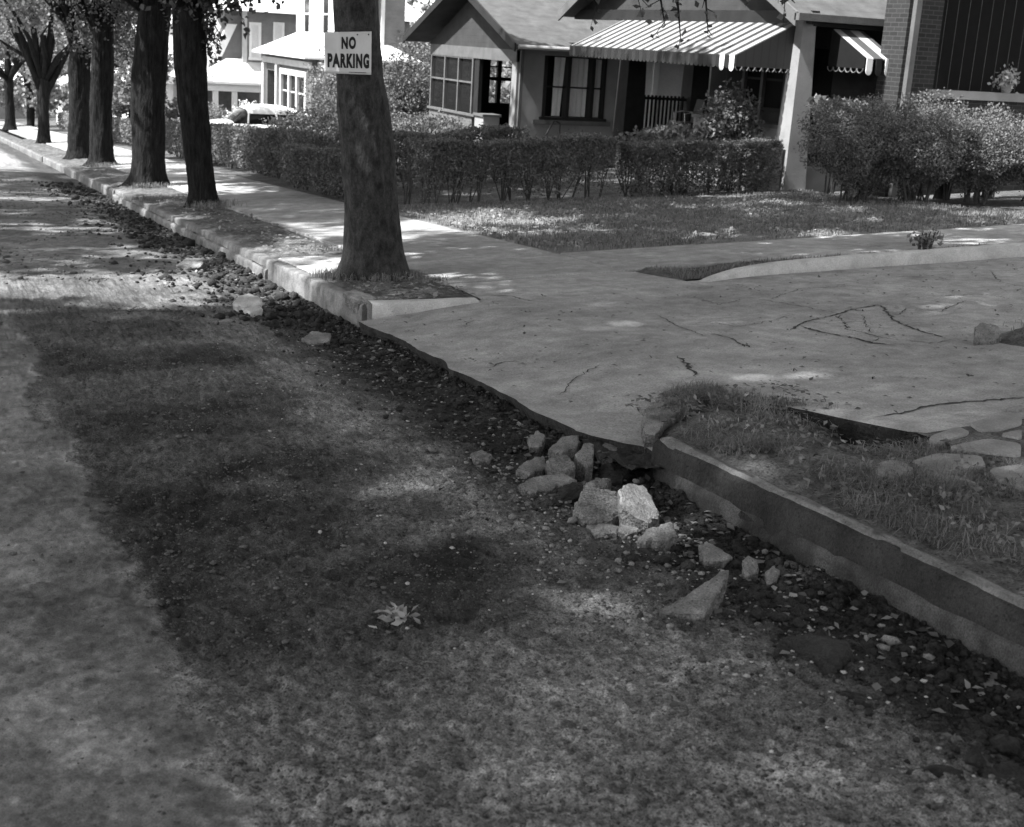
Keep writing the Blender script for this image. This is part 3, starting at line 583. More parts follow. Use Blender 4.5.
# a drooping branch of the sign tree over the awning
rng = np.random.default_rng(3)
def spray(a, b, n, parent, size, seed, name='branch', sub=7, m='leaf', rad=.02, spread=.16):
    rng = np.random.default_rng(seed); a = np.array(a); b = np.array(b); mb = MB(); P = []
    mid = (a+b)/2+np.array([0, 0, .12]); mb.tube([a, mid, b], [rad, rad*.6, rad*.2], 6)
    for i in range(sub):
        t = (i+.6)/sub; q = a*(1-t)**2+2*mid*t*(1-t)+b*t*t; e = q+rng.normal(size=3)*spread+np.array([0, 0, -spread*.8]); mb.tube([q, (q+e)/2, e], [rad*.3, rad*.2, rad*.1], 4)
        for _ in range(n//sub): P.append(q+(e-q)*rng.uniform(.1, 1.1)+rng.normal(size=3)*.03)
    br = mb.build(name, 'bark', parent); A = leafgeo(np.array(P), size, rng, droop=.7, aspect=.7); fastmesh('foliage', A[0], A[1], m, False, {'tone': A[2]}, br)
spray((4.5, 12.3, 3.6), atY(648, 6, 11.6), 40, t1, .085, 31, spread=.22)
spray(atY(652, -14, 11.6), atY(665, 26, 11.6), 26, t1, .08, 32, spread=.10); spray(atY(672, -14, 11.5), atY(681, 44, 11.5), 24, t1, .075, 33, spread=.08)
spray(atY(700, -25, 11.5), atY(708, 34, 11.5), 14, t1, .07, 35, spread=.05)
spray(atY(745, -14, 11.2), atY(795, 3, 11.0), 34, t1, .085, 34, spread=.12)
spray(tip2, atY(240, 8, 21.5), 150, t2, .10, 36, spread=.35, sub=9); spray(atY(205, 25, 22), atY(222, 38, 21.8), 90, t2, .10, 37, spread=.2, sub=8); spray(atY(200, 40, 22), atY(213, 60, 21.9), 40, t2, .09, 38, spread=.12)
spray(tip2, atY(265, -4, 21.5), 120, t2, .10, 39, spread=.3, sub=8)
# background trees
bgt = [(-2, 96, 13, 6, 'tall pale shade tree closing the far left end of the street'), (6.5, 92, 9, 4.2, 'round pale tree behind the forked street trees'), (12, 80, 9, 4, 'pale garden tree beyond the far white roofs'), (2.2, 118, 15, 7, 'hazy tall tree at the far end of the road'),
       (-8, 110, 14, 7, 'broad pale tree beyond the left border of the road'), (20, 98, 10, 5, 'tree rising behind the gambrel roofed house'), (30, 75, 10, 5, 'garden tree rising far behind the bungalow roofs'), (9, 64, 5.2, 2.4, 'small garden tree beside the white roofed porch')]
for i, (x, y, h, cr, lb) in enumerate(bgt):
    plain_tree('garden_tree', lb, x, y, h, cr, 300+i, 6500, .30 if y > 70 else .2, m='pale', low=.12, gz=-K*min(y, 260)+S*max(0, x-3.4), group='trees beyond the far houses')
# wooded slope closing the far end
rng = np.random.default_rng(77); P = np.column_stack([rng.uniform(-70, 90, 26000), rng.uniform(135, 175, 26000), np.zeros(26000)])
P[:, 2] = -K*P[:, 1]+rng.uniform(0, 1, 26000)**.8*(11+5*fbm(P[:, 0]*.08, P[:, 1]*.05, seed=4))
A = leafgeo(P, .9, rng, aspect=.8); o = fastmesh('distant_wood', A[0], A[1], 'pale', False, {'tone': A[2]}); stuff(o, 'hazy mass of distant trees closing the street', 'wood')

# ================================================================== HEDGES AND SHRUBS
def hedge(name, label, cat, path, wd, h, n, leaf, seed, thin=0., group=None, m='hleaf', foot=.05, topj=.07):
    rng = np.random.default_rng(seed); path = np.array(path, float); d = np.r_[0, np.cumsum(np.linalg.norm(np.diff(path, axis=0), axis=1))]
    t = rng.uniform(0, d[-1], n); cx = np.interp(t, d, path[:, 0]); cy = np.interp(t, d, path[:, 1])
    i = np.clip(np.searchsorted(d, t)-1, 0, len(path)-2); tg = (path[i+1]-path[i])/np.linalg.norm(path[i+1]-path[i], axis=1)[:, None]; nn = np.stack([-tg[:, 1], tg[:, 0]], 1)
    bulge = 1+.22*fbm(t*1.3, t*0+seed, seed=seed); hh = h*(1+.07*fbm(t*1.6, t*0+seed*2, seed=seed+1))
    u = rng.uniform(-1, 1, n); zz = rng.uniform(0, 1, n)**.75
    sh = rng.uniform(0, 1, n) < .72; side = rng.uniform(0, 1, n) < .68
    u = np.where(sh & side, np.sign(u)*(1-np.abs(rng.normal(size=n))*.14), u); zz = np.where(sh & ~side, 1-np.abs(rng.normal(size=n))*.06, zz)
    prof = np.where(zz < .3, .72+zz*.93, 1.)*np.where(zz > .9, .93, 1)
    off = u*wd*.5*bulge*prof+.10*wd*fbm(t*5, zz*4, u, seed=seed+2)
    keep = np.ones(n, bool)
    hole = fbm(t*2.6, zz*2.2, u*.5, seed=seed+4)
    keep &= ~((zz < .5+.1*hole) & (rng.uniform(0, 1, n) < thin*np.clip(1.2-zz*1.7+hole, 0, 1.3))); keep &= hole > -.62
    g = yard(cx, cy); P = np.column_stack([cx+nn[:, 0]*off, cy+nn[:, 1]*off, g+foot*h*.6+zz*(hh-foot*h*.6)+rng.normal(size=n)*.012])
    spr = rng.uniform(0, 1, n) < .05; P[:, 2] += spr*(zz > .85)*rng.uniform(0, topj, n)
    base = (float(path[0][0]), float(path[0][1]), float(yard(*path[0])))
    T = thing(name, label, cat, base, group); P = P[keep]
    A = leafgeo(P, leaf, rng, droop=-.1, aspect=.6); fastmesh('foliage', A[0], A[1], m, False, {'tone': A[2]}, T)
    mb = MB(); ns = int(d[-1]*7)
    for k in range(ns):
        tt = rng.uniform(0, d[-1]); x = np.interp(tt, d, path[:, 0])+rng.normal()*.04; y = np.interp(tt, d, path[:, 1])+rng.normal()*wd*.14; g0 = float(yard(x, y))-.05
        for q in range(3):
            e = np.array([x+rng.normal()*.13, y+rng.normal()*wd*.2, g0+h*rng.uniform(.6, .95)]); mb.tube([(x, y, g0), (x*.5+e[0]*.5+rng.normal()*.03, (y+e[1])/2, g0+h*.4), e], [.012, .009, .004], 4, cap=False)
    mb.build('stems', 'stem', T); return T
hedge('hedge', 'thin legged privet hedge with a ragged gap, left run across the lawn', 'hedge', [(7.15, 20.4), (9.0, 20.3), (10.75, 20.25)], .62, 1.0, 34000, .045, 401, thin=.75, group='clipped privet hedges')
hedge('hedge', 'dense squared privet hedge in front of the awning porch', 'hedge', [(11.0, 20.2), (12.6, 20.1), (13.85, 20.0)], .66, .93, 30000, .045, 402, thin=.15, group='clipped privet hedges')
hedge('hedge', 'low loose hedge end standing behind the sign tree along the sidewalk', 'hedge', [(6.85, 21.2), (6.8, 26.2)], .6, .78, 30000, .048, 403, thin=.3, group='clipped privet hedges')
hedge('hedge', 'long dark hedge running along the sidewalk behind the leaning trees', 'hedge', [(7.25, 26.5), (7.3, 33), (7.2, 42)], .8, .98, 42000, .065, 404, thin=.1, group='clipped privet hedges')
hedge('hedge', 'second hedge row showing above the first, below the screened porch', 'hedge', [(7.9, 24.5), (11.6, 26.2)], .7, 1.02, 16000, .06, 405, thin=.1, group='clipped privet hedges')
hedge('hedge', 'far hedge by the sunny walk between the dark trunks', 'hedge', [(7.4, 47), (7.4, 60)], .8, .9, 14000, .10, 406, thin=0, group='clipped privet hedges')
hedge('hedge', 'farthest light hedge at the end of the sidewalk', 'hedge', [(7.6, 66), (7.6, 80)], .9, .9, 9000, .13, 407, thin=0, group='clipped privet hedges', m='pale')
def shrub(label, x, y, rx, ry, h, n, leaf, seed, m='hleaf', cat='shrub', group=None, stems=14, foot=.25, name='shrub', blooms=0, z=None, shape=1.0, wig=.3):
    rng = np.random.default_rng(seed); g0 = float(yard(x, y)) if z is None else z; T = thing(name, label, cat, (x, y, g0), group)
    q = rng.normal(size=(n, 3)); q /= np.linalg.norm(q, axis=1)[:, None]; r = rng.uniform(0, 1, n)**.33
    r = r*(1+wig*fbm(q[:, 0]*2.2, q[:, 1]*2.2, q[:, 2]*2.2, seed=seed)+.5*wig*fbm(q[:, 0]*6, q[:, 1]*6, q[:, 2]*6, seed=seed+1))
    P = q*r[:, None]; zc = np.sign(P[:, 2])*np.abs(P[:, 2])**shape
    wdn = 1-.35*np.clip(-P[:, 2], 0, 1)
    P = np.column_stack([x+P[:, 0]*rx*wdn, y+P[:, 1]*ry*wdn, g0+h*(foot+(1-foot)*(zc*.5+.5))])
    A = leafgeo(P, leaf, rng, droop=-.1, aspect=.62); fastmesh('foliage', A[0], A[1], m, False, {'tone': A[2]}, T)
    mb = MB()
    for k in range(stems):
        a = rng.uniform(0, 6.28); e = np.array([x+math.cos(a)*rx*rng.uniform(.2, .8), y+math.sin(a)*ry*rng.uniform(.2, .8), g0+h*rng.uniform(.6, 1)])
        b = np.array([x+rng.normal()*rx*.18, y+rng.normal()*ry*.18, g0-.05]); mb.tube([b, (b+e)/2+np.array([0, 0, h*.08]), e], [.018, .012, .005], 5, cap=False)
    mb.build('stems', 'stem', T)
    if blooms:
        fb = MB()
        idx = rng.choice(np.where(P[:, 2] > g0+h*.55)[0], blooms)
        for i in idx:
            c = P[i]+np.array([-.03, -.05, .02])
            for k in range(7):
                a = rng.uniform(0, 6.28); e = rng.normal(size=3)*.022; fb.tube([c+e*.3, c+e], [.022, .012], 6)
        fb.build('blooms', 'flower', T)
    return T
G = 'loose shrubs before the brick porch'
shrub('tall rounded shrub at the left of the shrub border, beside the porch pillar', 13.75, 17.4, .95, .8, 1.62, 34000, .04, 501, group=G, foot=.12)
shrub('broad leafy shrub in the middle of the border under the downspout', 14.55, 16.9, .95, .75, 1.45, 30000, .04, 502, group=G, foot=.16)
shrub('full shrub under the porch rail, third along the border', 15.55, 16.6, .95, .75, 1.30, 30000, .04, 503, group=G, foot=.16)
shrub('rightmost shrub of the border with pale drooping shoots', 16.2, 15.9, .75, .75, 1.2, 17000, .042, 504, group=G, foot=.15)
for i, (x, y, h) in enumerate([(14.9, 17.5, 1.72), (15.6, 17.5, 1.56), (16.4, 17.4, 1.5)]):
    shrub(['upright shoots standing up behind the middle shrub', 'upright shoots standing up under the left part of the rail', 'upright shoots under the flower pot'][i], x, y, .5, .3, h, 2500, .05, 510+i, group='upright shoots behind the border', foot=.55, wig=.6, stems=26)
shrub('rose bush with white blooms in front of the dark porch door', 13.55, 20.95, .62, .45, 1.75, 4200, .075, 520, foot=.35, blooms=7, wig=.5, name='rose_bush', cat='bush')
shrub('broad leaved plant beside the rose bush, left of it', 12.6, 21.2, .65, .4, 1.2, 1500, .13, 521, foot=.4, wig=.4, name='garden_plant', cat='plant')
shrub('low broad leaved plant left of the porch chair', 12.0, 21.4, .45, .4, 1.12, 1000, .10, 522, foot=.4, wig=.5, name='garden_plant', cat='plant')
shrub('big leaved vine sprawling over the foot of the stucco pillar', 14.35, 18.9, .45, .4, 1.62, 520, .2, 523, foot=.72, wig=.5, name='garden_plant', cat='plant', stems=6)
shrub('dark foundation shrub under the screened windows', 12.1, 33.2, 1.0, 1.6, 1.25, 11000, .08, 524, foot=.05)
shrub('taller pale garden shrub at the far corner of the screened porch', 11.4, 38.6, 1.0, 1.2, 2.9, 7000, .09, 525, foot=.25, wig=.6, m='pale')
q_ = atY(408, 90, 41); shrub('tall dark garden shrub between the screened porch and the next house', float(q_[0]), 41, 1.1, 1.0, 3.0, 9000, .1, 530, foot=.1, wig=.7)
q_ = atY(405, 60, 47); shrub('sparse taller bush catching the sun behind the dark garden shrub', float(q_[0]), 47, 1.3, 1.0, 3.9, 6000, .12, 531, foot=.3, wig=.8, m='pale')
shrub('dark shrub mass beyond the screened porch', 10.3, 37, 1.4, 1.4, 1.35, 8000, .09, 526, foot=.05)
shrub('sunlit shrub at the foot of the brick house corner', 12.1, 44.6, .5, .5, .9, 2500, .08, 527, foot=.1, m='flower')
shrub('white flowering bush behind the roof of the parked car', 10.4, 45.5, .8, .6, 1.5, 4200, .09, 528, foot=.1, m='flower', wig=.5)
shrub('sunlit garden bush between the two thick trunks', 9.6, 50, .9, 1.0, 1.5, 3500, .1, 529, foot=.1, m='pale')

# ================================================================== HOUSES
zg = lambda x, y: float(yard(x, y))
# --- awning house
hA = thing('bungalow', 'stucco bungalow with a striped awning over its open corner porch', 'house', (14.4, 20.0, zg(14.4, 20)), None)
gA = zg(14.4, 23.5)
fz = gA+.62                                              # porch floor
mb = MB().box(14.45, 17.2, 20.1, 27.0, gA-.6, fz); mb.build('porch_floor', 'stucco', hA)
def pillar(x, y, b, t, z0, z1, name='pillar', m='stucco'):
    q = lambda r, z: [(x-r, y-r, z), (x+r, y-r, z), (x+r, y+r, z), (x-r, y+r, z)]
    return MB().prism(q(b, z0), q(t, z1)).build(name, m, hA)
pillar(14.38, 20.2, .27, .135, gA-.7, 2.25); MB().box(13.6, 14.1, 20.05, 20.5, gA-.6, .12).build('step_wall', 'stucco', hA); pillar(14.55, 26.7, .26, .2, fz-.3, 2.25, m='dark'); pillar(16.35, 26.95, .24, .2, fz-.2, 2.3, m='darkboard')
# porch end rail with balusters, front low wall
rb = MB(); rb.box(14.85, 16.1, 26.86, 26.94, .52, .58)
for i in range(12): rb.box(14.9+i*.1, 14.94+i*.1, 26.88, 26.92, fz, .62)
rb.build('railing', 'dark', hA)
MB().box(14.35, 14.55, 20.6, 23.6, gA-.5, fz+.62).build('porch_wall', 'stucco', hA); MB().box(14.30, 14.60, 20.58, 23.62, fz+.62, fz+.69).build('porch_wall_cap', 'trim', hA)
MB().box(16.7, 17.9, 26.85, 27.0, fz-.2, fz+.62).build('porch_wall', 'dark', hA); MB().box(15.2, 16.9, 20.15, 20.3, gA-.5, .35).build('porch_wall', 'stucco', hA)
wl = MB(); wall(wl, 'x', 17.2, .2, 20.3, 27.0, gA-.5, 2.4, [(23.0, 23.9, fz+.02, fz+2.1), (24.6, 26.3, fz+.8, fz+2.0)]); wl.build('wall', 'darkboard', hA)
MB().box(17.38, 17.45, 20.3, 27.0, gA, 2.3).build('room_backing', 'shade_black', hA)
window(hA, 'x', 17.2, 24.6, 26.3, fz+.8, fz+2.0, cols=2, fm='darktrim')
MB().box(17.1, 17.2, 26.1, 26.2, fz, 1.6).box(17.1, 17.2, 25.35, 25.45, fz, 1.6).box(17.1, 17.2, 25.45, 26.1, 1.5, 1.6).build('door_frame', 'trim', hA)
wl = MB(); wall(wl, 'y', 21.6, .2, 17.4, 26, gA-.5, 2.4, []); wl.build('wall', 'stucco', hA); MB().box(17.4, 26, 28, 28.2, gA-1, 2.4).build('wall', 'stucco', hA); MB().box(25.8, 26, 21.8, 28.0, gA-1, 2.4).build('wall', 'stucco', hA)
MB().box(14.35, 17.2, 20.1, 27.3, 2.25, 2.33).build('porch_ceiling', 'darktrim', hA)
MB().box(14.3, 14.45, 19.9, 29.3, 2.2, 2.42).build('porch_beam', 'darktrim', hA)
MB().box(14.46, 17.2, 20.05, 20.2, 2.17, 2.42).build('porch_beam', 'darktrim', hA)
# gable roof, ridge away from the street
zr = 2.24; ridge = 2.24+.46*4.75; yn, yf2, ym = 19.85, 29.35, 24.6; x0, x1 = 13.95, 26.5
rf = MB(); rf.prism([(x0, yn, zr), (x1, yn, zr), (x1, ym, ridge), (x0, ym, ridge)], [(x0, yn, zr+.12), (x1, yn, zr+.12), (x1, ym, ridge+.12), (x0, ym, ridge+.12)])
rf.prism([(x0, ym, ridge), (x1, ym, ridge), (x1, yf2, zr), (x0, yf2, zr)], [(x0, ym, ridge+.12), (x1, ym, ridge+.12), (x1, yf2, zr+.12), (x0, yf2, zr+.12)]); rfo = rf.build('roof', 'shingle', hA)
bb = MB()
for ya, za, yb, zb in ((yn-.03, zr-.10, ym, ridge-.08), (ym, ridge-.08, yf2+.03, zr-.10)):
    bb.prism([(x0-.05, ya, za), (x0-.003, ya, za), (x0-.003, yb, zb), (x0-.05, yb, zb)], [(x0-.05, ya, za+.24), (x0-.003, ya, za+.24), (x0-.003, yb, zb+.24), (x0-.05, yb, zb+.24)])
bb.build('barge_board', 'trim', rfo)
MB().prism([(14.36, 20.2, 2.42), (14.44, 20.2, 2.42), (14.44, 29, 2.42), (14.36, 29, 2.42)], [(14.36, 24.5, 4.3), (14.44, 24.5, 4.3), (14.44, 24.7, 4.3), (14.36, 24.7, 4.3)]).build('gable', 'darkboard', hA)
MB().box(13.9, 26, 19.72, 19.86, 2.24, 2.36).build('gutter', 'trim', rfo)
# front awning
aw = MB(); xa, za, xb, zb = 14.3, 2.20, 13.07, 1.60
aw.prism([(xb, 20.3, zb-.02), (xa, 20.3, za-.02), (xa, 26.85, za-.02), (xb, 26.85, zb-.02)], [(xb, 20.3, zb), (xa, 20.3, za), (xa, 26.85, za), (xb, 26.85, zb)])
ao = aw.build('awning', 'awn', hA)
vb = MB(); n = 0; yy = 20.3
while yy < 26.8:
    wdt = .15; z0 = zb-.19
    vb.prism([(xb-.012, yy+wdt*.25, z0-.035), (xb, yy+wdt*.25, z0-.035), (xb, yy+wdt*.75, z0-.035), (xb-.012, yy+wdt*.75, z0-.035)], [(xb-.012, yy, z0), (xb, yy, z0), (xb, yy+wdt-.004, z0), (xb-.012, yy+wdt-.004, z0)])
    vb.box(xb-.012, xb, yy, yy+wdt-.004, z0, zb+.0); yy += wdt
vb.build('valance', 'val', ao)
we = MB()
for yy in (20.30, 20.62):
    we = MB(); we.box(xb-.02, xb-.013, yy, yy+.15, zb-.20, zb+.005); we.tube([(xb-.0185, yy+.075, zb-.20), (xb-.0145, yy+.075, zb-.20)], .0745, 14); we.build('valance_tab', 'white', ao)  # end tabs white as the sunlit part, rest of the valance painted as shaded
sp = MB(); sp.prism([(xb, 20.275, zb-.02), (xa, 20.275, zb-.02), (xa, 20.295, zb-.02), (xb, 20.295, zb-.02)], [(xb, 20.275, zb), (xa, 20.275, za), (xa, 20.295, za), (xb, 20.295, zb)])
sp.box(xb, xa, 20.275, 20.295, zb-.19, zb-.02); sp.build('side_panel', 'sidepanel_shaded', ao)  # dark panel colour carries the shade of this side
sc = MB(); k = 9; 
for i in range(k):
    c = xb+(xa-xb)*(i+.5)/k; r = (xa-xb)/k*.5; sc.tube([(c+r*math.cos(a), 20.27, zb-.19-abs(r*math.sin(a))) for a in np.linspace(math.pi, 2*math.pi, 9)], .011, 5)
sc.build('scalloped_edge', 'trim', ao)
MB().tube([(xb, 20.3, zb-.02), (xb, 26.85, zb-.02)], .015, 6).build('awning_rod', 'iron', ao)
# side awning
aw = MB(); aw.prism([(14.85, 18.98, 1.66), (15.5, 18.98, 1.66), (15.5, 20.0, 2.12), (14.85, 20.0, 2.12)], [(14.85, 18.98, 1.68), (15.5, 18.98, 1.68), (15.5, 20.0, 2.14), (14.85, 20.0, 2.14)])
for i in range(6):
    x_ = 14.87+i*.2
ao2 = aw.build('awning', 'awn_x', hA)
sp = MB(); sp.prism([(14.82, 18.98, 1.5), (14.845, 18.98, 1.5), (14.845, 20.0, 1.5), (14.82, 20.0, 1.5)], [(14.82, 18.98, 1.68), (14.845, 18.98, 1.68), (14.845, 20.0, 2.14), (14.82, 20.0, 2.14)]); sp.build('side_panel', 'shade_black', ao2)  # near-black paints the shade on this side of the awning
sc = MB()
for i in range(6):
    c = 19.0+(i+.5)*.166; sc.tube([(14.815, c+.083*math.cos(a), 1.5-abs(.075*math.sin(a))) for a in np.linspace(math.pi, 2*math.pi, 9)], .011, 5)
sc.build('scalloped_edge', 'trim', ao2)
for i in range(3):
    x_ = 14.85+i*.2; t_ = MB()
    t_.box(x_, x_+.125, 18.96, 18.975, 1.46, 1.68); t_.tube([(x_+.0625, 18.9625, 1.46), (x_+.0625, 18.9725, 1.46)], .062, 12); t_.build('valance_tab', 'darktrim' if i == 1 else 'white', ao2)
# porch chair (metal shell back)
ch = thing('porch_chair', 'dark metal chair on the porch behind the low plants', 'chair', (14.95, 24.9, fz))
MB().box(14.75, 15.2, 24.68, 25.12, fz+.40, fz+.44).build('seat', 'iron', ch); MB().prism([(15.18, 24.7, fz+.44), (15.22, 24.7, fz+.44), (15.22, 25.1, fz+.44), (15.18, 25.1, fz+.44)], [(15.28, 24.74, fz+.92), (15.31, 24.74, fz+.92), (15.31, 25.06, fz+.92), (15.28, 25.06, fz+.92)]).build('backrest', 'iron', ch)
for a, b in ((14.78, 24.7), (14.78, 25.08), (15.16, 24.7), (15.16, 25.08)): MB().tube([(a, b, fz), (a, b, fz+.40)], .013, 8).build('leg', 'iron', ch)
for b in (24.68, 25.12): MB().tube([(14.80, b, fz+.42), (14.78, b, fz+.62), (15.0, b, fz+.66), (15.22, b, fz+.64)], .014, 8).build('armrest', 'metal', ch)

# --- bungalow with the screened porch
hB = thing('bungalow', 'gabled stucco bungalow with a screened sun porch and triple curtained window', 'house', (13.2, 30, zg(13.2, 30)))
gB = zg(13.2, 34)
wl = MB(); wall(wl, 'y', 30.0, .25, 13.32, 16.55, gB-.8, 1.55, [(13.92, 15.62, -.12, 1.33)]); wl.build('wall', 'stucco', hB)
wl = MB(); wl.box(16.56, 23, 30.02, 30.25, gB-.8, 1.55); wl.build('wall', 'wsiding', hB)
MB().box(16.95, 17.1, 29.97, 30.02, -.4, 1.5).build('corner_board', 'white', hB); MB().box(19.2, 19.4, 29.97, 30.02, -.4, 1.5).build('corner_board', 'white', hB)
bk = MB().box(13.6, 16.2, 31.2, 31.25, -.5, 1.5); bk.build('room_backing', 'shade_black', hB)
fo = MB()
for a in (13.92, 14.56, 15.22, 15.56): fo.box(a, a+.09 if a < 15.5 else a+.06, 29.98, 30.2, -.12, 1.33)
fo.box(13.86, 15.68, 29.93, 30.1, -.19, -.12); fo = fo.build('window', 'darktrim', hB)
g = MB(); r = MB()
for a, b in ((14.01, 14.56), (14.65, 15.22), (15.31, 15.56)): g.box(a, b, 30.10, 30.11, -.12, 1.33); r.box(a, b, 30.08, 30.098, .58, .62)
r.build('sash_rail', 'darktrim', fo)
def drape(x0, x1, z0, z1, y, n=26, amp=.03, taper=0):
    xs_ = np.linspace(0, 1, n); zs_ = np.linspace(0, 1, 8); X_, Z_ = np.meshgrid(xs_, zs_); xx = x0+(x1-x0)*X_*(1-taper*(1-Z_)); yy = y+amp*np.sin(X_*n*.9)+.0*Z_
    return gridmesh('curtain', xx, yy, z0+(z1-z0)*Z_, 'curtain', parent=hB_par)
hB_par = fo
# gridmesh takes world coordinates
for a in ((14.28, 14.56, -.1, 1.3, 30.2, 12), (14.66, 15.2, -.1, 1.3, 30.22, 26), (15.32, 15.56, -.1, 1.3, 30.2, 12)): drape(*a, taper=.25 if a[0] < 14.5 else 0)
MB().box(13.7, 15.8, 29.92, 30.0, -.30, -.19).build('window_sill', 'trim', hB)
# front: screened porch with sill wall, beam, gable
px_ = 13.2
MB().box(px_, 13.4, 32.75, 36.0, gB-.8, -.33).build('porch_wall', 'brick2', hB); MB().box(px_-.05, 13.42, 32.5, 36.05, -.33, -.27).build('window_sill', 'trim', hB)
MB().box(px_-.02, 13.62, 31.9, 32.5, gB-.8, -.28).build('pier', 'stucco', hB); MB().box(px_-.06, 13.66, 31.86, 32.54, -.28, -.22).build('pier_cap', 'trim', hB)
MB().box(px_, 13.31, 30.0, 30.3, gB-.8, 1.4).build('pier', 'stucco', hB)
fr = MB()
for yy in (32.76, 33.78, 34.8, 35.86): fr.box(px_-.03, px_+.06, yy, yy+.07, -.27, 1.15)
fr.box(px_-.02, px_+.05, 32.8, 35.9, .50, .54); fr.box(px_-.02, px_+.05, 32.8, 35.9, 1.11, 1.15); fr.build('window', 'trim', hB)
MB().box(px_+.03, px_+.04, 32.8, 35.9, -.27, 1.12).build('pane', 'glass', hB)
MB().box(px_-.03, 13.35, 30.0, 36.0, 1.14, 1.42).build('porch_beam', 'trim', hB)
MB().box(px_, 13.3, 32.4, 32.7, -.22, 1.14).build('post', 'darktrim', hB)
# the far end of the porch has windows through which the bright yard shows
q0, q1, q2, q3 = [atY(p, 70, 36)[0] for p in (490.5, 498, 502, 513)]
zt_, zm1, zm2, zb_ = atY(500, 52, 36)[2], atY(500, 67, 36)[2], atY(500, 79, 36)[2], atY(500, 103, 36)[2]
wl = MB(); wall(wl, 'y', 36.0, .12, 13.41, 16.2, gB-.8, 1.45, [(q0, q1, zm2+.05, zt_), (q0, q1, zb_, zm2-.05), (q2, q3, zm2+.05, zt_), (q2, q3, zb_, zm2-.05)]); wl.build('end_wall', 'darktrim', hB)
MB().box(q0, q3, 35.99, 36.02, zm1-.02, zm1+.02).build('sash_rail', 'darktrim', hB)
MB().box(15.9, 16.0, 30.3, 35.9, gB, 1.4).build('inner_wall', 'shade_black', hB)
MB().box(px_+.1, 15.9, 30.3, 35.9, gB-.5, gB+.45).build('porch_floor', 'trim', hB)
zr, yn, yf2, ym, x0, x1 = 1.45, 29.1, 37.05, 33.05, 12.75, 24
ridge = zr+.37*4*1.0
rf = MB(); rf.prism([(x0, yn, zr), (x1, yn, zr), (x1, ym, ridge), (x0, ym, ridge)], [(x0, yn, zr+.1), (x1, yn, zr+.1), (x1, ym, ridge+.1), (x0, ym, ridge+.1)])
rf.prism([(x0, ym, ridge), (x1, ym, ridge), (x1, yf2, zr), (x0, yf2, zr)], [(x0, ym, ridge+.1), (x1, ym, ridge+.1), (x1, yf2, zr+.1), (x0, yf2, zr+.1)]); rfo = rf.build('roof', 'shingle', hB)
bb = MB()
for ya, za, yb, zb in ((yn-.02, zr-.06, ym, ridge-.05), (ym, ridge-.05, yf2+.02, zr-.06)):
    bb.prism([(x0-.05, ya, za), (x0-.003, ya, za), (x0-.003, yb, zb), (x0-.05, yb, zb)], [(x0-.05, ya, za+.19), (x0-.003, ya, za+.19), (x0-.003, yb, zb+.19), (x0-.05, yb, zb+.19)])
bb.build('barge_board', 'darktrim', rfo)
MB().prism([(13.2, 29.9, 1.42), (13.3, 29.9, 1.42), (13.3, 36.2, 1.42), (13.2, 36.2, 1.42)], [(13.2, 33.0, 2.66), (13.3, 33.0, 2.66), (13.3, 33.1, 2.66), (13.2, 33.1, 2.66)]).build('gable', 'darkboard', hB)
MB().tube([(12.8, 29.05, 1.5), (24, 29.05, 1.5)], .05, 8).build('gutter', 'metal', rfo); MB().box(13.25, 13.33, 29.9, 29.97, gB, 1.45).build('downspout', 'trim', hB)
MB().box(23, 23.2, 30.3, 36, gB-1, 1.5).build('wall', 'stucco', hB); MB().box(16.3, 22.99, 36, 36.15, gB-1, 1.5).build('wall', 'stucco', hB)
hr = thing('handrail', 'black iron step handrail before the curtained window', 'handrail', (14.05, 29.2, zg(14.05, 29.2)))
a, b, c, d = atY(543, 140, 29.2), atY(554, 121, 29.2), atY(560, 124, 29.2), atY(559, 140, 29.2)
MB().tube([a, b, (b+c)/2+[0, 0, .02], c], .022, 8).build('rail', 'iron', hr); MB().tube([c, d, d-[0, 0, .5]], .018, 8).build('post', 'iron', hr); MB().tube([a+[0, 0, .02], a-[0, 0, .5]], .018, 8).build('post', 'iron', hr)

# --- brick house at the right
hC = thing('brick_house', 'dark brick house with a deep porch opening and downspout at the right', 'house', (15.3, 18.6, zg(15.3, 18.6)))
gC = zg(15.3, 18.6); yc = 18.6
a, b = atY(897, 100, yc)[0], atY(931, 100, yc)[0]
MB().box(a, b, yc, yc+.6, gC-.5, 4.2).build('pillar', 'brick', hC)
ds = atY(906, 80, yc)[0]
MB().box(ds-.06, ds+.05, yc-.10, yc-.004, gC-.3, 4.2).build('downspout', 'trim', hC)
rt = atY(960, 91, yc)[2]
MB().box(b+.003, 24, yc+.02, yc+.35, gC-.5, rt-.14).build('wall', 'brick', hC); MB().box(b-.12, 24, yc-.06, yc+.42, rt-.14, rt).build('window_sill', 'stucco', hC)
MB().box(b, 24, yc+1.1, yc+1.2, gC-.5, 4.2).build('inner_wall', 'shade_black', hC); MB().box(a, 24, yc, yc+1.2, 4.2, 4.3).build('porch_ceiling', 'dark', hC)  # near-black back wall stands in for the deep shade of the porch
MB().box(a, 24.3, yc-.3, yc+1.6, 4.3, 4.42).build('roof', 'shingle', hC)
st = MB(); zt = 4.15
for i in range(18):
    x_ = atY(942+i*11.3, 90, yc)[0]; st.tube([(x_, yc+.16, rt), (x_, yc+.16, zt)], .0035, 5)
st.build('vine_strings', 'trim', hC)
po = thing('flower_pot', 'potted leafy plant standing on the brick porch rail', 'plant pot', tuple(atY(1006, 91, yc+.1)))
pb = atY(1006, 91, yc+.1); pb[2] = rt
po.location = tuple(pb); po['_o'] = [float(c_) for c_ in pb]
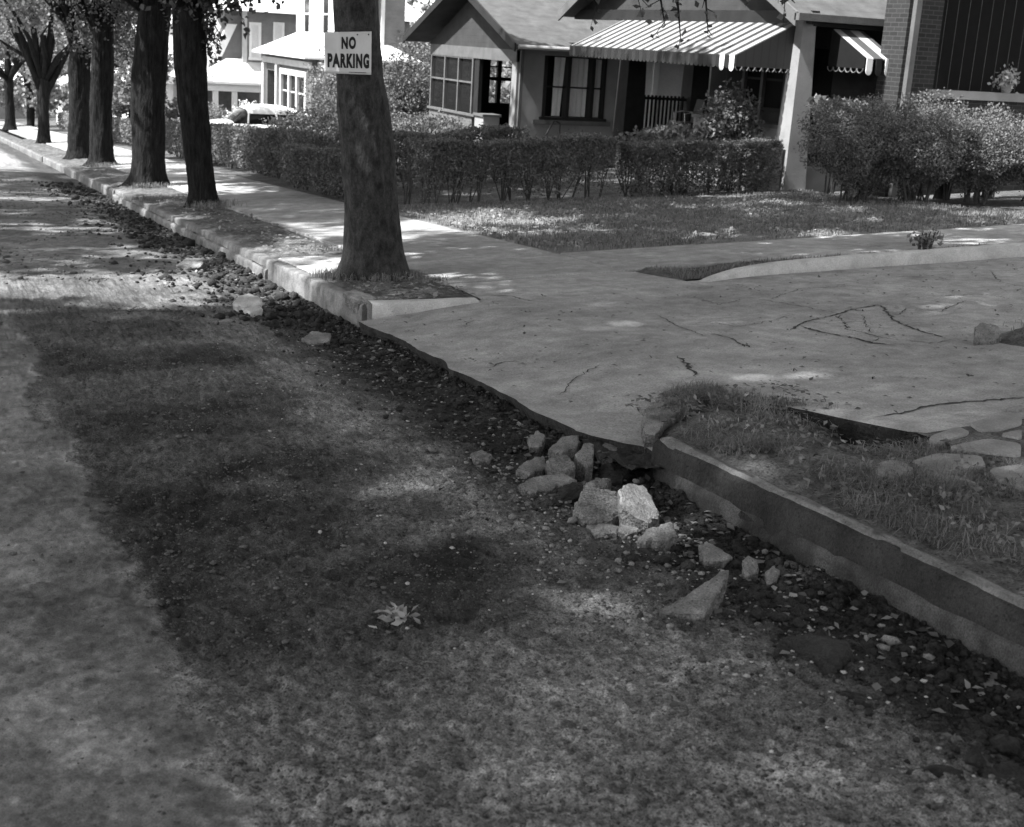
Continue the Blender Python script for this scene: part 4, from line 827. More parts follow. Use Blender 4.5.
MB().tube([pb+[0, 0, .001], pb+[0, 0, .03], pb+[0, 0, .13], pb+[0, 0, .15]], [.07, .08, .11, .115], 16).build('pot', 'pot', po)
rng = np.random.default_rng(8); P = rng.normal(size=(150, 3))*[.12, .1, .085]+pb+[0, 0, .22]; P = np.vstack([P, pb+[.02, 0, .42]+rng.normal(size=(10, 3))*[.05, .04, .06]]); A = leafgeo(P, .09, rng, aspect=.6); fastmesh('foliage', A[0], A[1], 'dry_sunlit', False, {'tone': A[2]}, po)  # bright leaf material puts sunlight into the pot plant's colour

# --- corner brick house with the bay window (sunlit)
hD = thing('brick_house', 'brick house with sunlit hipped porch roof and white triple bay window', 'house', (12.5, 46, zg(12.5, 46)))
gD = zg(12.5, 46); ez = .70
wl = MB(); wall(wl, 'x', 12.5, .25, 46.0, 52.9, gD-1, ez, [(51.2, 52.5, -1.9, .02)]); wl.build('wall', 'brick2', hD); MB().box(12.76, 15.9, 46.0, 46.25, gD-1, ez).build('wall', 'brick2', hD); MB().box(12.76, 15.9, 52.7, 52.9, gD-1.5, ez).build('wall', 'brick2', hD); MB().box(15.9, 16.1, 46.0, 52.9, gD-1.5, ez).build('wall', 'brick2', hD)
MB().box(13.6, 13.7, 50, 52.6, gD-1, .2).build('room_backing', 'shade_black', hD)
window(hD, 'x', 12.5, 46.35, 50.1, -1.40, .18, cols=3, fm='offwhite', fw=.20, proud=.12)
MB().box(12.32, 12.5, 46.2, 50.3, -1.62, -1.48).build('window_sill', 'white', hD)
MB().box(12.40, 12.5, 46.0, 53, .30, .52).build('frieze', 'offwhite', hD)
MB().box(12.36, 12.5, 50.5, 50.75, gD, .3).build('corner_board', 'offwhite', hD); MB().box(12.36, 12.5, 52.6, 52.9, gD, .3).build('corner_board', 'offwhite', hD)
window(hD, 'y', 46.0, 13.0, 13.5, -1.33, .14, cols=1, fm='offwhite', fw=.07)
MB().prism([(12.7, 45.2, .28), (14.6, 45.2, .28), (14.6, 46, .28), (12.7, 46, .28)], [(12.7, 45.2, .36), (14.6, 45.2, .36), (14.6, 46, .55), (12.7, 46, .55)]).build('side_hood', 'offwhite', hD)
# hipped lower roof and upper storey with steep white gable
def hip(mb, x0, x1, y0, y1, z0, z1, ins): mb.prism([(x0, y0, z0), (x1, y0, z0), (x1, y1, z0), (x0, y1, z0)], [(x0, y0, z0+.08), (x1, y0, z0+.08), (x1, y1, z0+.08), (x0, y1, z0+.08)]); mb.prism([(x0, y0, z0+.08), (x1, y0, z0+.08), (x1, y1, z0+.08), (x0, y1, z0+.08)], [(x0+ins, y0+ins, z1), (x1-ins, y0+ins, z1), (x1-ins, y1-ins, z1), (x0+ins, y1-ins, z1)])
rf = MB(); hip(rf, 12.1, 16.4, 45.5, 53.4, ez-.06, ez+1.15, 2.1); rf.build('roof', 'paleshingle', hD)
up = MB(); up.prism([(13.6, 46.6, ez), (16, 46.6, ez), (16, 52.4, ez), (13.6, 52.4, ez)], [(13.6, 46.6, 5.0), (16, 46.6, 5.0), (16, 52.4, 5.0), (13.6, 52.4, 5.0)]); up.build('upper_wall', 'wsiding', hD)
MB().box(14.3, 16, 46.5, 46.59, ez+.3, 5.0).build('upper_wall', 'siding', hD)
window(hD, 'x', 13.6, 47.6, 48.6, 1.35, 3.0, cols=1, fm='white', fw=.14); window(hD, 'x', 13.6, 50.2, 51.2, 1.35, 3.0, cols=1, fm='white', fw=.14)
MB().box(14.22, 14.32, 46.40, 46.5, ez+.3, 5.0).build('corner_board', 'white', hD); MB().box(15.1, 15.22, 46.40, 46.5, ez-.2, 5.0).build('downspout', 'white', hD)
MB().prism([(13.2, 46.2, 5.0), (16.4, 46.2, 5.0), (16.4, 52.8, 5.0), (13.2, 52.8, 5.0)], [(13.2, 49.4, 7.4), (16.4, 49.4, 7.4), (16.4, 49.6, 7.4), (13.2, 49.6, 7.4)]).build('roof', 'shingle', hD)

# --- gambrel house beyond
hE = thing('gambrel_house', 'shingled gambrel house with sunlit porch roof behind the parked car', 'house', (11.6, 57, zg(11.6, 57)))
gE = zg(12.5, 59); y0 = 57.0
pe = atY(262, 75, y0); pw = atY(200, 75, y0)
# porch facing the street with white posts and pale roof
rx0, rx1 = atY(203, 75, y0)[0]-.4, atY(268, 75, y0)[0]+.5; ze = atY(235, 84, y0)[2]
rf = MB(); rf.prism([(rx0, y0-.4, ze), (rx1, y0-.4, ze), (rx1, y0+7, ze), (rx0, y0+7, ze)], [(rx0, y0-.4, ze+.1), (rx1, y0-.4, ze+.1), (rx1, y0+7, ze+.1), (rx0, y0+7, ze+.1)])
rf.prism([(rx0, y0-.4, ze+.1), (rx1, y0-.4, ze+.1), (rx1, y0+7, ze+.1), (rx0, y0+7, ze+.1)], [(rx0+1.6, y0+1.0, ze+1.0), (rx1, y0+1.0, ze+1.0), (rx1, y0+6, ze+1.0), (rx0+1.6, y0+6, ze+1.0)]); rf.build('roof', 'paleshingle', hE)
MB().box(rx0+.1, rx1-.1, y0-.25, y0+.05, ze-.3, ze-.003).build('porch_beam', 'white', hE)
for q in (215, 234, 262): xx = atY(q, 95, y0)[0]; MB().box(xx-.1, xx+.1, y0-.2, y0, gE-.6, ze-.3).build('post', 'white', hE)
bs = boards('porch slats', .09, .2, 0, .28); M['slats'] = bs
MB().box(rx0+.4, rx1, y0+1.5, y0+1.6, gE-1, ze).build('inner_wall', 'slats', hE)
MB().box(rx0+.1, rx1, y0-.15, y0-.05, gE-1, gE+.55).build('porch_wall', 'slats', hE)
a = atY(218, 58, y0+1.2); b = atY(300, 20, y0+1.2); top = 5.2
xl = atY(207, 58, y0+1.2)[0]
u = MB(); u.prism([(xl, y0+1.2, ze+.4), (xl+9, y0+1.2, ze+.4), (xl+9, y0+8, ze+.4), (xl, y0+8, ze+.4)], [(xl+.9, y0+1.2, 2.45), (xl+9, y0+1.2, 2.45), (xl+9, y0+8, 2.45), (xl+.9, y0+8, 2.45)]); u.build('upper_wall', 'siding', hE)
xr1, xr2 = atY(213, 58, y0+1.1)[0], atY(231, 26, y0+1.1)[0]; zr1, zr2 = atY(213, 62, y0+1.1)[2], atY(231, 24, y0+1.1)[2]
MB().prism([(xr1-.15, y0+1.05, zr1), (xr1+.25, y0+1.05, zr1), (xr1+.25, y0+1.2, zr1), (xr1-.15, y0+1.2, zr1)], [(xr2-.15, y0+1.05, zr2), (xr2+.25, y0+1.05, zr2), (xr2+.25, y0+1.2, zr2), (xr2-.15, y0+1.2, zr2)]).build('barge_board', 'white', hE)
xd0 = atY(243, 50, y0+.9)[0]; MB().box(xd0, xd0+6, y0+.85, y0+1.19, ze+.5, 2.2).build('dormer_wall', 'siding', hE)
MB().box(xd0-.05, xd0+.15, y0+.78, y0+.85, ze+.5, 2.2).build('corner_board', 'offwhite', hE)
for q0, q1 in ((249, 261), (273, 284)):
    xa_, xb_ = atY(q0, 40, y0+.85)[0], atY(q1, 40, y0+.85)[0]; window(hE, 'y', y0+.85, xa_, xb_, atY(q0, 57, y0+.85)[2], atY(q0, 22, y0+.85)[2], fm='white', fw=.12, glass='curtain')
MB().prism([(xd0-1.3, y0+.2, 2.2), (xd0+8, y0+.2, 2.2), (xd0+8, y0+1.3, 2.2), (xd0-1.3, y0+1.3, 2.2)], [(xd0-1.2, y0+.25, 2.42), (xd0+8, y0+.25, 2.42), (xd0+8, y0+6, 3.6), (xd0-1.2, y0+6, 3.6)]).build('roof', 'paleshingle', hE)
MB().tube([(xd0+3.9, y0+.3, 2.2), (xd0+4.35, y0+.84, 1.3)], .07, 6).build('bracket', 'white', hE)

# --- farther houses between the trunks
def far_house(label, x, y, wx, wy, hh, rh, seed, wm='siding', rm='paleshingle', porch=True):
    g0 = zg(x, y); t = thing('house', label, 'house', (x, y, g0), 'houses farther down the street')
    MB().box(x, x+wx, y, y+wy, g0-1, g0+hh).build('wall', wm, t)
    MB().prism([(x-.4, y-.4, g0+hh), (x+wx+.4, y-.4, g0+hh), (x+wx+.4, y+wy+.4, g0+hh), (x-.4, y+wy+.4, g0+hh)], [(x-.4, y+wy/2-.05, g0+hh+rh), (x+wx+.4, y+wy/2-.05, g0+hh+rh), (x+wx+.4, y+wy/2+.05, g0+hh+rh), (x-.4, y+wy/2+.05, g0+hh+rh)]).build('roof', rm, t)
    if porch:
        MB().prism([(x-2.2, y-.2, g0+2.35), (x, y-.2, g0+2.35), (x, y+wy+.2, g0+2.35), (x-2.2, y+wy+.2, g0+2.35)], [(x-2.2, y-.2, g0+2.5), (x, y-.2, g0+3.3), (x, y+wy+.2, g0+3.3), (x-2.2, y+wy+.2, g0+2.5)]).build('porch_roof', rm, t)
        for yy in (y, y+wy/2, y+wy): MB().box(x-2.1, x-1.95, yy, yy+.15, g0-.5, g0+2.35).build('post', 'white', t)
        MB().box(x-2.1, x, y, y+wy, g0-1, g0+.6).build('porch_floor', 'offwhite', t)
    for k in range(2):
        window(t, 'y', y, x+.9+k*2.2, x+1.8+k*2.2, g0+1.1, g0+2.4, fm='white', fw=.1)
        if hh > 4: window(t, 'y', y, x+.9+k*2.2, x+1.8+k*2.2, g0+3.6, g0+4.8, fm='white', fw=.1); window(t, 'x', x, y+1+k*2.6, y+2+k*2.6, g0+3.7, g0+4.9, fm='white', fw=.1)
    return t
far_house('pale sided house with white porch roof seen between the two thick trunks', 11.5, 68, 8, 7, 5.2, 2.6, 1, wm='offwhite')
far_house('small white roofed house glimpsed left of the thick trunk', 11.2, 80, 8, 7, 5.0, 2.6, 2, wm='siding')
far_house('farthest house, a pale front behind the forked tree', 11.0, 94, 8, 7, 5.0, 2.4, 3, wm='offwhite')
far_house('low grey house at the far end beside the left border', -1.5, 128, 10, 7, 3.2, 2.2, 4, wm='siding', porch=False)

# ================================================================== CAR
def car(x, y, yaw):
    g0 = zg(x, y); t = thing('parked_car', 'white rounded sedan parked beyond the hedge in full sun', 'car', (x, y, g0))
    Lx = np.linspace(-2.35, 2.35, 48)
    def prof(keys, u): return np.interp(u, [k[0] for k in keys], [k[1] for k in keys])
    def sm(a): b = a.copy(); b[1:-1] = (a[:-2]+2*a[1:-1]+a[2:])/4; return b
    topb = sm(sm(prof([(-2.35, .55), (-2.25, .78), (-1.9, .92), (-1.2, 1.0), (.9, 1.0), (1.3, .99), (2.1, .88), (2.3, .7), (2.35, .5)], Lx)))
    hw = sm(sm(prof([(-2.35, .55), (-2.15, .78), (-1.4, .90), (1.4, .90), (2.1, .76), (2.35, .5)], Lx)))
    ang = np.linspace(0, math.pi, 19); V = []
    for i, u_ in enumerate(Lx):
        for a_ in ang:
            cx_, cz_ = math.cos(a_), math.sin(a_); V.append((u_, hw[i]*np.sign(cx_)*abs(cx_)**.45, .28+(topb[i]-.28)*cz_**.5))
    n = 19; F_ = [(i*n+k, (i+1)*n+k, (i+1)*n+k+1, i*n+k+1) for i in range(47) for k in range(18)]+[tuple(range(19)), tuple(47*n+k for k in range(18, -1, -1))]+[(i*n, i*n+18, (i+1)*n+18, (i+1)*n) for i in range(47)]
    def tr(v): v = np.asarray(v, float); c_, s_ = math.cos(yaw), math.sin(yaw); return np.column_stack([x+v[:, 0]*c_-v[:, 1]*s_, y+v[:, 0]*s_+v[:, 1]*c_, g0+v[:, 2]])
    mb = MB(); mb.add(tr(V), F_); body = mb.build('body', 'paint', t, smooth=True)
    # greenhouse and roof
    def loft(rows, n_=15, pw=.5):
        V = []; 
        for (u_, hw_, zt_, zb_) in rows:
            for a_ in np.linspace(0, math.pi, n_): V.append((u_, hw_*np.sign(math.cos(a_))*abs(math.cos(a_))**pw, zb_+(zt_-zb_)*math.sin(a_)**pw))
        m_ = len(rows); return V, [(i*n_+k, (i+1)*n_+k, (i+1)*n_+k+1, i*n_+k+1) for i in range(m_-1) for k in range(n_-1)]
    u_ = np.linspace(-1.75, 1.05, 22); zt_ = sm(sm(prof([(-1.75, .98), (-1.3, 1.28), (-.7, 1.44), (0, 1.48), (.5, 1.43), (.8, 1.28), (1.05, .98)], u_))); V, F_ = loft([(a_, .70, b_, .93) for a_, b_ in zip(u_, zt_)])
    mb = MB(); mb.add(tr(V), F_); mb.build('glasshouse', 'glass', t, smooth=True)
    V, F_ = loft([(a_, .715, max(b_+.015, 1.24), 1.24) for a_, b_ in zip(u_[3:-3], zt_[3:-3])]); mb = MB(); mb.add(tr(V), F_); mb.build('roof', 'paint', t, smooth=True)
    mb = MB()
    for uu in (-1.28, -.3, .62):
        for s_ in (-1, 1): mb.tube(tr([(uu, s_*.715, .95), (uu-.02 if uu > 0 else uu+.06, s_*.71, 1.27)]), .03, 6)
    mb.build('window_pillars', 'paint', t)
    for uu in (-1.4, 1.45):
        for s_ in (-1, 1):
            w_ = MB(); w_.tube(tr([(uu, s_*.72, .33), (uu, s_*.90, .33)]), .33, 20); wo = w_.build('wheel', 'tyre', t); MB().tube(tr([(uu, s_*.90, .33), (uu, s_*.915, .33)]), .17, 16).build('hubcap', 'chrome', wo)
    for uu in (-2.42, 2.42): MB().tube(tr([(uu*.96, -.8, .45), (uu, -.5, .45), (uu, .5, .45), (uu*.96, .8, .45)]), .06, 8).build('bumper', 'chrome', t)
    for s_ in (-.6, .6): MB().tube(tr([(2.15, s_, .70), (2.34, s_, .70)]), [.11, .1], 14).build('headlight', 'glass', t)
cz = atY(255, 108, 41.5); car(float(cz[0])+.25, 41.5, math.pi)

# ================================================================== SIGN
sg = thing('parking_sign', 'white card sign reading NO PARKING tied round the sign tree trunk', 'sign', tuple(atY(349, 54, 12.2)))
NU, NV = 40, 16
def signpt(u, v):      # u, v in 0..1 from the lower left; the card wraps the round trunk
    a, b, c_, d_ = atY(324.5, 73, 12.05), atY(372.5, 75, 12.05), atY(373, 31.5, 12.05), atY(324.5, 32, 12.05)
    p = (a*(1-u)+b*u)*(1-v)+(d_*(1-u)+c_*u)*v
    bend = .10*max(0, u-.30)**2*1.0+.05*max(0, .30-u)*.6-.02*math.exp(-((u-.30)/.05)**2)*.4
    tp = np.interp(p[2], [.9, 2.0], [12.24, 12.25])-.20
    return np.array([p[0], tp+bend, p[2]])
U_, V_ = np.meshgrid(np.linspace(0, 1, NU), np.linspace(0, 1, NV)); PP = np.array([[signpt(u_, v_) for u_ in np.linspace(0, 1, NU)] for v_ in np.linspace(0, 1, NV)])
so = gridmesh('card', PP[..., 0], PP[..., 1], PP[..., 2], 'sign', parent=sg); sm_ = so.modifiers.new('thickness', 'SOLIDIFY'); sm_.thickness = .003; sm_.offset = 0
def lettering(txt, u0, u1, v0, v1):
    cu = bpy.data.curves.new('txt', 'FONT'); cu.body = txt; cu.offset = .058; cu.space_character = 1.2; cu.resolution_u = 4
    ob = bpy.data.objects.new('txt', cu); COL.objects.link(ob); dg = bpy.context.evaluated_depsgraph_get(); me = bpy.data.meshes.new_from_object(ob.evaluated_get(dg))
    import bmesh
    b = bmesh.new(); b.from_mesh(me); bmesh.ops.triangulate(b, faces=b.faces[:]); 
    for _ in range(2):
        long = [e for e in b.edges if e.calc_length() > .12]
        if long: bmesh.ops.subdivide_edges(b, edges=long, cuts=1); bmesh.ops.triangulate(b, faces=b.faces[:])
    b.to_mesh(me); b.free(); v = np.array([q.co[:] for q in me.vertices]); mn, mx_ = v.min(0), v.max(0)
    off = np.array(sg['_o'])
    for i, q in enumerate(me.vertices):
        u_ = u0+(u1-u0)*(v[i, 0]-mn[0])/(mx_[0]-mn[0]); w_ = v0+(v1-v0)*(v[i, 1]-mn[1])/(mx_[1]-mn[1]); q.co = signpt(u_, w_)+np.array([0, -.0045, 0])-off
    me.materials.clear(); me.materials.append(M['ink']); bpy.data.objects.remove(ob); bpy.data.curves.remove(cu); link('lettering', me, sg)
lettering('NO', .34, .65, .59, .885); lettering('PARKING', .06, .95, .14, .49)
mb = MB(); P_ = [signpt(u_, .045) for u_ in np.linspace(.5, .88, 10)]; mb.tube([p+[0, -.004, 0] for p in P_], .0025, 4)
for u_, v_ in ((.68, .93), (.93, .93)): p = signpt(u_, v_); mb.tube([p+[0, -.003, 0], p+[0, -.006, 0]], .007, 8)
mb.build('print_line', 'ink', sg)
MB().tube([signpt(.27, 1.03)+[0, .02, 0], signpt(.27, 1.0)+[0, -.006, 0], signpt(.7, 1.06)+[0, .0, 0], signpt(1.1, 1.12)+[0, .05, 0]], .003, 5).build('string', 'stem', sg)

# ================================================================== RUBBLE
def hfun(x, y): return float(road_h(np.array([x]), np.array([y]))[0])
def chunk(label, pxs, lift, th, seed, m='rubble', tilt=(0, 0), sink=.01, group='broken concrete pieces along the gutter', name='concrete_chunk', rough=.5, surf=None):
    """outline traced on a level plane 'lift' above the road, then given thickness, tilt and broken sides"""
    r = np.random.default_rng(seed)
    q = np.array([(onG if surf is None else surf)(a, b, (-.20 if surf is None else 0)+lift) for a, b in pxs]); c = q.mean(0)
    for k_, (a, b) in enumerate(pxs):        # meet the sight line with the tilted top plane
        d = ray(a, b); t_ = (c[2]-H-tilt[0]*c[0]-tilt[1]*c[1])/(d[2]-tilt[0]*d[0]-tilt[1]*d[1]); q[k_] = C0+d*t_
    q[:, 2] = c[2]
    ar = sum(q[i][0]*q[(i+1) % len(q)][1]-q[(i+1) % len(q)][0]*q[i][1] for i in range(len(q)))
    if ar < 0: q = q[::-1]
    # subdivide the outline irregularly
    o = []
    for i in range(len(q)):
        a, b = q[i], q[(i+1) % len(q)]; k = max(2, int(np.linalg.norm(b-a)/.018))
        for t in np.arange(k)/k: o.append(a+(b-a)*t+r.normal(size=3)*[.0045, .0045, 0]*(1 if t else .5))
    o = np.array(o); o[:, 2] += (o[:, 0]-c[0])*tilt[0]+(o[:, 1]-c[1])*tilt[1]
    n = len(o); cc = o.mean(0); g = cc[2]-th
    def nz(a_, f_, k_): return fbm(a_[:, 0]*f_+seed*3.1, a_[:, 1]*f_+k_*7.7, a_[:, 2]*f_, oct=3, seed=seed+k_)
    rim = o.copy(); rim[:, 2] -= .005+.006*np.abs(nz(o, 30, 1)); rim[:, 2] += .006*nz(o, 9, 2)
    ins = cc+(o-cc)*(.90+.03*nz(o, 14, 3))[:, None]; ins[:, 2] = o[:, 2]*.92+cc[2]*.08+.002+.008*rough*nz(ins, 9, 2)+.003*nz(ins, 40, 5)
    cen = cc+(o-cc)*.5; cen[:, 2] = o[:, 2]*.5+cc[2]*.5+.004+.012*rough*nz(cen, 9, 2)+.003*nz(cen, 40, 5)
    m1 = cc+(o-cc)*(1+.05*rough*nz(o, 12, 6)+.02*r.normal(size=n))[:, None]; m1[:, 2] = o[:, 2]-th*.4+.012*nz(o, 15, 7)
    m2 = cc+(o-cc)*(.93+.10*rough*nz(o, 12, 8)+.02*r.normal(size=n))[:, None]; m2[:, 2] = o[:, 2]-th*.8+.010*nz(o, 15, 9)
    bt = cc+(o-cc)*.85; bt[:, 2] = np.minimum(o[:, 2]-th, g)-.05
    mb = MB(); V = np.vstack([bt, m2, m1, rim, ins, cen, [cc+[0, 0, .004]]]); F_ = []
    for k in range(5):
        for i in range(n): j = (i+1) % n; F_.append((k*n+i, k*n+j, (k+1)*n+j, (k+1)*n+i))
    for i in range(n): F_.append((5*n+i, 5*n+(i+1) % n, 6*n))
    F_.append(tuple(range(n))[::-1]); mb.add(V, F_)
    ob = solo(mb, name, m, label, name.replace('_', ' ').split()[-1], (c[0], c[1], g), group)
    ob.data.materials.append(M['aggregate'] if m == 'rubble' else M[m])
    for p in ob.data.polygons:
        if p.index < 2*n+n: p.material_index = 1
    return ob
CH = [
 ('long thick slab piece lying lowest on the left of the rubble pile', [(517, 484), (530, 478), (562, 473), (577, 479), (566, 484), (532, 492)], .07, .10, (.1, .15)),
 ('pale wedge at the far left of the rubble pile', [(516, 470), (528, 460), (543, 455), (547, 467), (530, 474)], .07, .08, (-.15, .2)),
 ('flat piece at the back left of the pile below the apron edge', [(549, 449), (562, 437), (579, 435), (577, 446), (562, 452)], .08, .08, (.05, .1)),
 ('small upright block standing behind the pile next to the flat pieces', [(576, 456), (583, 443), (594, 444), (592, 464), (586, 468)], .12, .12, (0, .5)),
 ('rough aggregate lump in the middle of the pile', [(547, 458), (558, 454), (569, 455), (576, 467), (560, 474), (549, 470)], .10, .12, (.1, .1)),
 ('broad flat slab under the kerb end at the top of the pile', [(597, 450), (612, 433), (626, 431), (640, 438), (638, 456), (612, 459)], .06, .08, (-.05, .12)),
 ('dark broken lump between the long slab and the rounded block', [(552, 499), (562, 487), (580, 481), (587, 486), (576, 496), (558, 504)], .08, .10, (.1, .1)),
 ('small angular piece wedged behind the rounded block', [(583, 486), (595, 478), (612, 480), (606, 488), (590, 491)], .10, .08, (0, .2)),
 ('large rounded aggregate block at the centre front of the pile', [(573, 508), (580, 493), (592, 486), (617, 490), (620, 512), (608, 520), (582, 517)], .11, .16, (.05, .2)),
 ('tall leaning slab at the right side of the pile', [(619, 489), (626, 483), (643, 484), (652, 497), (660, 514), (648, 522), (632, 514), (621, 505)], .14, .14, (-.35, .35)),
 ('bright topped piece just below the leaning slab', [(638, 540), (647, 529), (672, 521), (677, 534), (661, 540)], .08, .07, (.1, .1)),
 ('thin flat sliver at the front foot of the pile', [(586, 526), (605, 522), (622, 527), (616, 533), (598, 534)], .05, .05, (0, 0)),
 ('small bright chip lying above the large triangular slab', [(699, 544), (706, 541), (733, 556), (722, 560), (704, 559)], .06, .05, (-.1, .05)),
 ('large triangular slab with a sharp point, lying apart on the right', [(660, 610), (683, 598), (706, 581), (729, 567), (728, 574), (717, 592), (705, 613), (684, 613)], .10, .09, (.18, .12)),
 ('thick dark lump under dirt right of the triangular slab', [(770, 655), (780, 636), (806, 634), (848, 641), (852, 655), (830, 676), (790, 676)], .07, .14, (.1, .1)),
 ('buried dark chunk in the lower right gutter', [(905, 770), (935, 764), (965, 775), (975, 795), (940, 803), (908, 790)], .05, .10, (.1, .05)),
 ('broad buried chunk at the lower right corner of the road', [(975, 765), (1010, 760), (1060, 775), (1060, 805), (1005, 806), (978, 790)], .05, .10, (.1, .05)),
 ('half buried piece between the two dark lumps', [(828, 695), (850, 690), (878, 697), (874, 708), (845, 710)], .05, .07, (.1, .05)),
 ('pale pointed slab lying alone on the road up the street', [(232, 303), (238, 296), (249, 293), (262, 297), (262, 303), (246, 307)], .12, .06, (0, .1)),
 ('small thin piece leaning under the lone pale slab', [(243, 309), (257, 305), (263, 309), (250, 313)], .09, .05, (0, .1)),
 ('flat slab in the dark gutter below the sign tree', [(301, 338), (312, 331), (331, 333), (330, 340), (310, 344)], .05, .06, (0, .1)),
 ('small slab tilted in the gutter left of the sign tree', [(176, 265), (186, 258), (206, 258), (200, 266), (186, 269)], .08, .07, (.1, .1)),
 ('broken piece in the gutter beneath the apron edge', [(528, 438), (538, 430), (546, 436), (540, 446), (530, 446)], .06, .06, (.1, .1)),
 ('small rounded piece by the left end of the pile', [(471, 452), (482, 449), (492, 454), (488, 460), (474, 460)], .05, .05, (0, 0)),
 ('small block beside the leaning slab near the kerb foot', [(622, 520), (634, 522), (640, 530), (628, 534), (618, 530)], .06, .06, (0, 0)),
 ('dark block tucked below the broad flat slab', [(600, 466), (618, 462), (630, 470), (622, 482), (604, 480)], .05, .08, (0, .2)),
 ('dark lump on the dirt left of the triangular slab', [(596, 553), (604, 548), (614, 552), (610, 560), (598, 560)], .03, .04, (0, 0)),
 ('tiny upright chip beside the bright chip', [(743, 560), (748, 556), (757, 560), (758, 570), (748, 575), (742, 570)], .06, .05, (0, .4)),
 ('crumbled chip at the foot of the kerb', [(765, 572), (774, 565), (780, 570), (776, 580), (768, 582)], .05, .05, (0, .2)),
 ('oval pale cobble below the triangular slab', [(738, 633), (745, 630), (752, 632), (752, 637), (742, 638)], .03, .03, (0, 0)),
]
dk = {'thick dark lump under dirt right of the triangular slab', 'buried dark chunk in the lower right gutter', 'broad buried chunk at the lower right corner of the road', 'dark block tucked below the broad flat slab', 'dark broken lump between the long slab and the rounded block', 'dark lump on the dirt left of the triangular slab', 'half buried piece between the two dark lumps'}
for i, (lb, px, lf, th, tl) in enumerate(CH):
    rg = 'rounded' in lb or 'lump' in lb or 'aggregate' in lb
    chunk(lb, px, lf+(.012 if lb not in dk else -.012), th, 600+i, m='clod' if lb in dk else 'kerb_pale' if 'lone pale' in lb or 'lying alone on the road' in lb else ('aggregate' if rg else 'rubble'), tilt=tl, rough=2.6 if lb in dk else 1.0 if rg else .5)
chunk('loose broken kerb block beside the sign tree roots', [(343, 292), (354, 289), (376, 297), (371, 303), (355, 299)], .03, .08, 650, surf=onL, group='loose concrete on the planting strip')
chunk('concrete lump at the left end of the dirt mound on the drive', [(974, 340), (975, 327), (982, 322), (996, 325), (1002, 334), (992, 341)], .07, .12, 651, surf=onL, group='loose concrete on the planting strip', tilt=(.1, .5), rough=1.0)
chunk('flat rounded stone lying in the weeds of the planting strip', [(874, 466), (882, 461), (900, 460), (913, 467), (910, 474), (892, 478), (878, 474)], .02, .06, 652, surf=onL, group='loose concrete on the planting strip', m='paver')
chunk('weathered kerb end slab turned up beside the apron corner', [(642, 420), (648, 405), (672, 396), (696, 396), (700, 404), (676, 412), (662, 422), (655, 434), (645, 433)], .0, .13, 653, surf=onL, group='loose concrete on the planting strip', tilt=(-.05, .05))
# dirt mound to the right of the lump
X_, Y_ = np.meshgrid(np.linspace(6.75, 8.6, 60), np.linspace(6.3, 7.5, 50)); e = np.exp(-((X_-7.7)/.62)**4-((Y_-6.95)/.25)**2)
struct(gridmesh('ground', X_, Y_, yard(X_, Y_)-.03+.17*e+.05*e*fbm(X_*9, Y_*9, seed=5), 'soil'))

# ================================================================== GRAVEL, LITTER, GRASS
def stones(P, size, rng, flat=.6):
    base = np.array([(1, 0, 0), (-1, 0, 0), (0, 1, 0), (0, -1, 0), (0, 0, 1), (0, 0, -1), (.6, .6, .55), (-.6, .6, .55), (-.6, -.6, .55), (.6, -.6, .55)], float)
    fc = np.array([(4, 9, 6), (4, 6, 7), (4, 7, 8), (4, 8, 9), (6, 9, 0), (6, 0, 2), (6, 2, 7), (7, 2, 1), (7, 1, 8), (8, 1, 3), (8, 3, 9), (9, 3, 0), (0, 5, 2), (2, 5, 1), (1, 5, 3), (3, 5, 0)])
    n = len(P); a = rng.uniform(0, 6.28, n); c_, s_ = np.cos(a), np.sin(a); B = base[None]*(1+rng.normal(size=(n, 10, 3))*.16)
    sc = size[:, None]*np.column_stack([rng.uniform(.7, 1.3, n), rng.uniform(.6, 1, n), rng.uniform(.4, .8, n)*flat/.6]); B = B*sc[:, None]
    x = B[..., 0]*c_[:, None]-B[..., 1]*s_[:, None]; y = B[..., 0]*s_[:, None]+B[..., 1]*c_[:, None]; V = np.stack([x, y, B[..., 2]], -1)+P[:, None]
    return V.reshape(-1, 3), (fc[None]+np.arange(n)[:, None, None]*10).reshape(-1, 3), np.repeat(rng.uniform(.5, 1.6, n), 10)
rng = np.random.default_rng(21); n = 88000
yy = 1.8+10.5*rng.uniform(0, 1, n)**1.9; xx = rng.uniform(-.6, 3.38, n); g_ = sstep(.9, .3, 3.4-xx)
keep = rng.uniform(0, 1, n) < .05+.6*(xx > .65)+.35*g_; xx, yy = xx[keep], yy[keep]; sz = rng.lognormal(-5.5, .5, len(xx))*(1+.5*sstep(.9, .3, 3.4-xx)); sz = np.clip(sz, .0015, .016)
gm = sstep(.9, .3, 3.4-xx) > rng.uniform(0, .5, len(xx)); P = np.column_stack([xx, yy, road_h(xx, yy)+sz*.25])
v, f, t = stones(P[gm], sz[gm]*.8, rng); o = fastmesh('soil_crumbs', v, f, 'clod'); stuff(o, 'fine dark crumbs of soil filling the gutter', 'soil')
v, f, t = stones(P[~gm], sz[~gm], rng)
M['gravel'] = mat('loose gravel', .04, .13, scale=2.5, bump=.3, bscale=80, fine=.4, attr=None); o = fastmesh('gravel', v, f, 'gravel'); stuff(o, 'loose dark gravel scattered over the torn road', 'gravel')
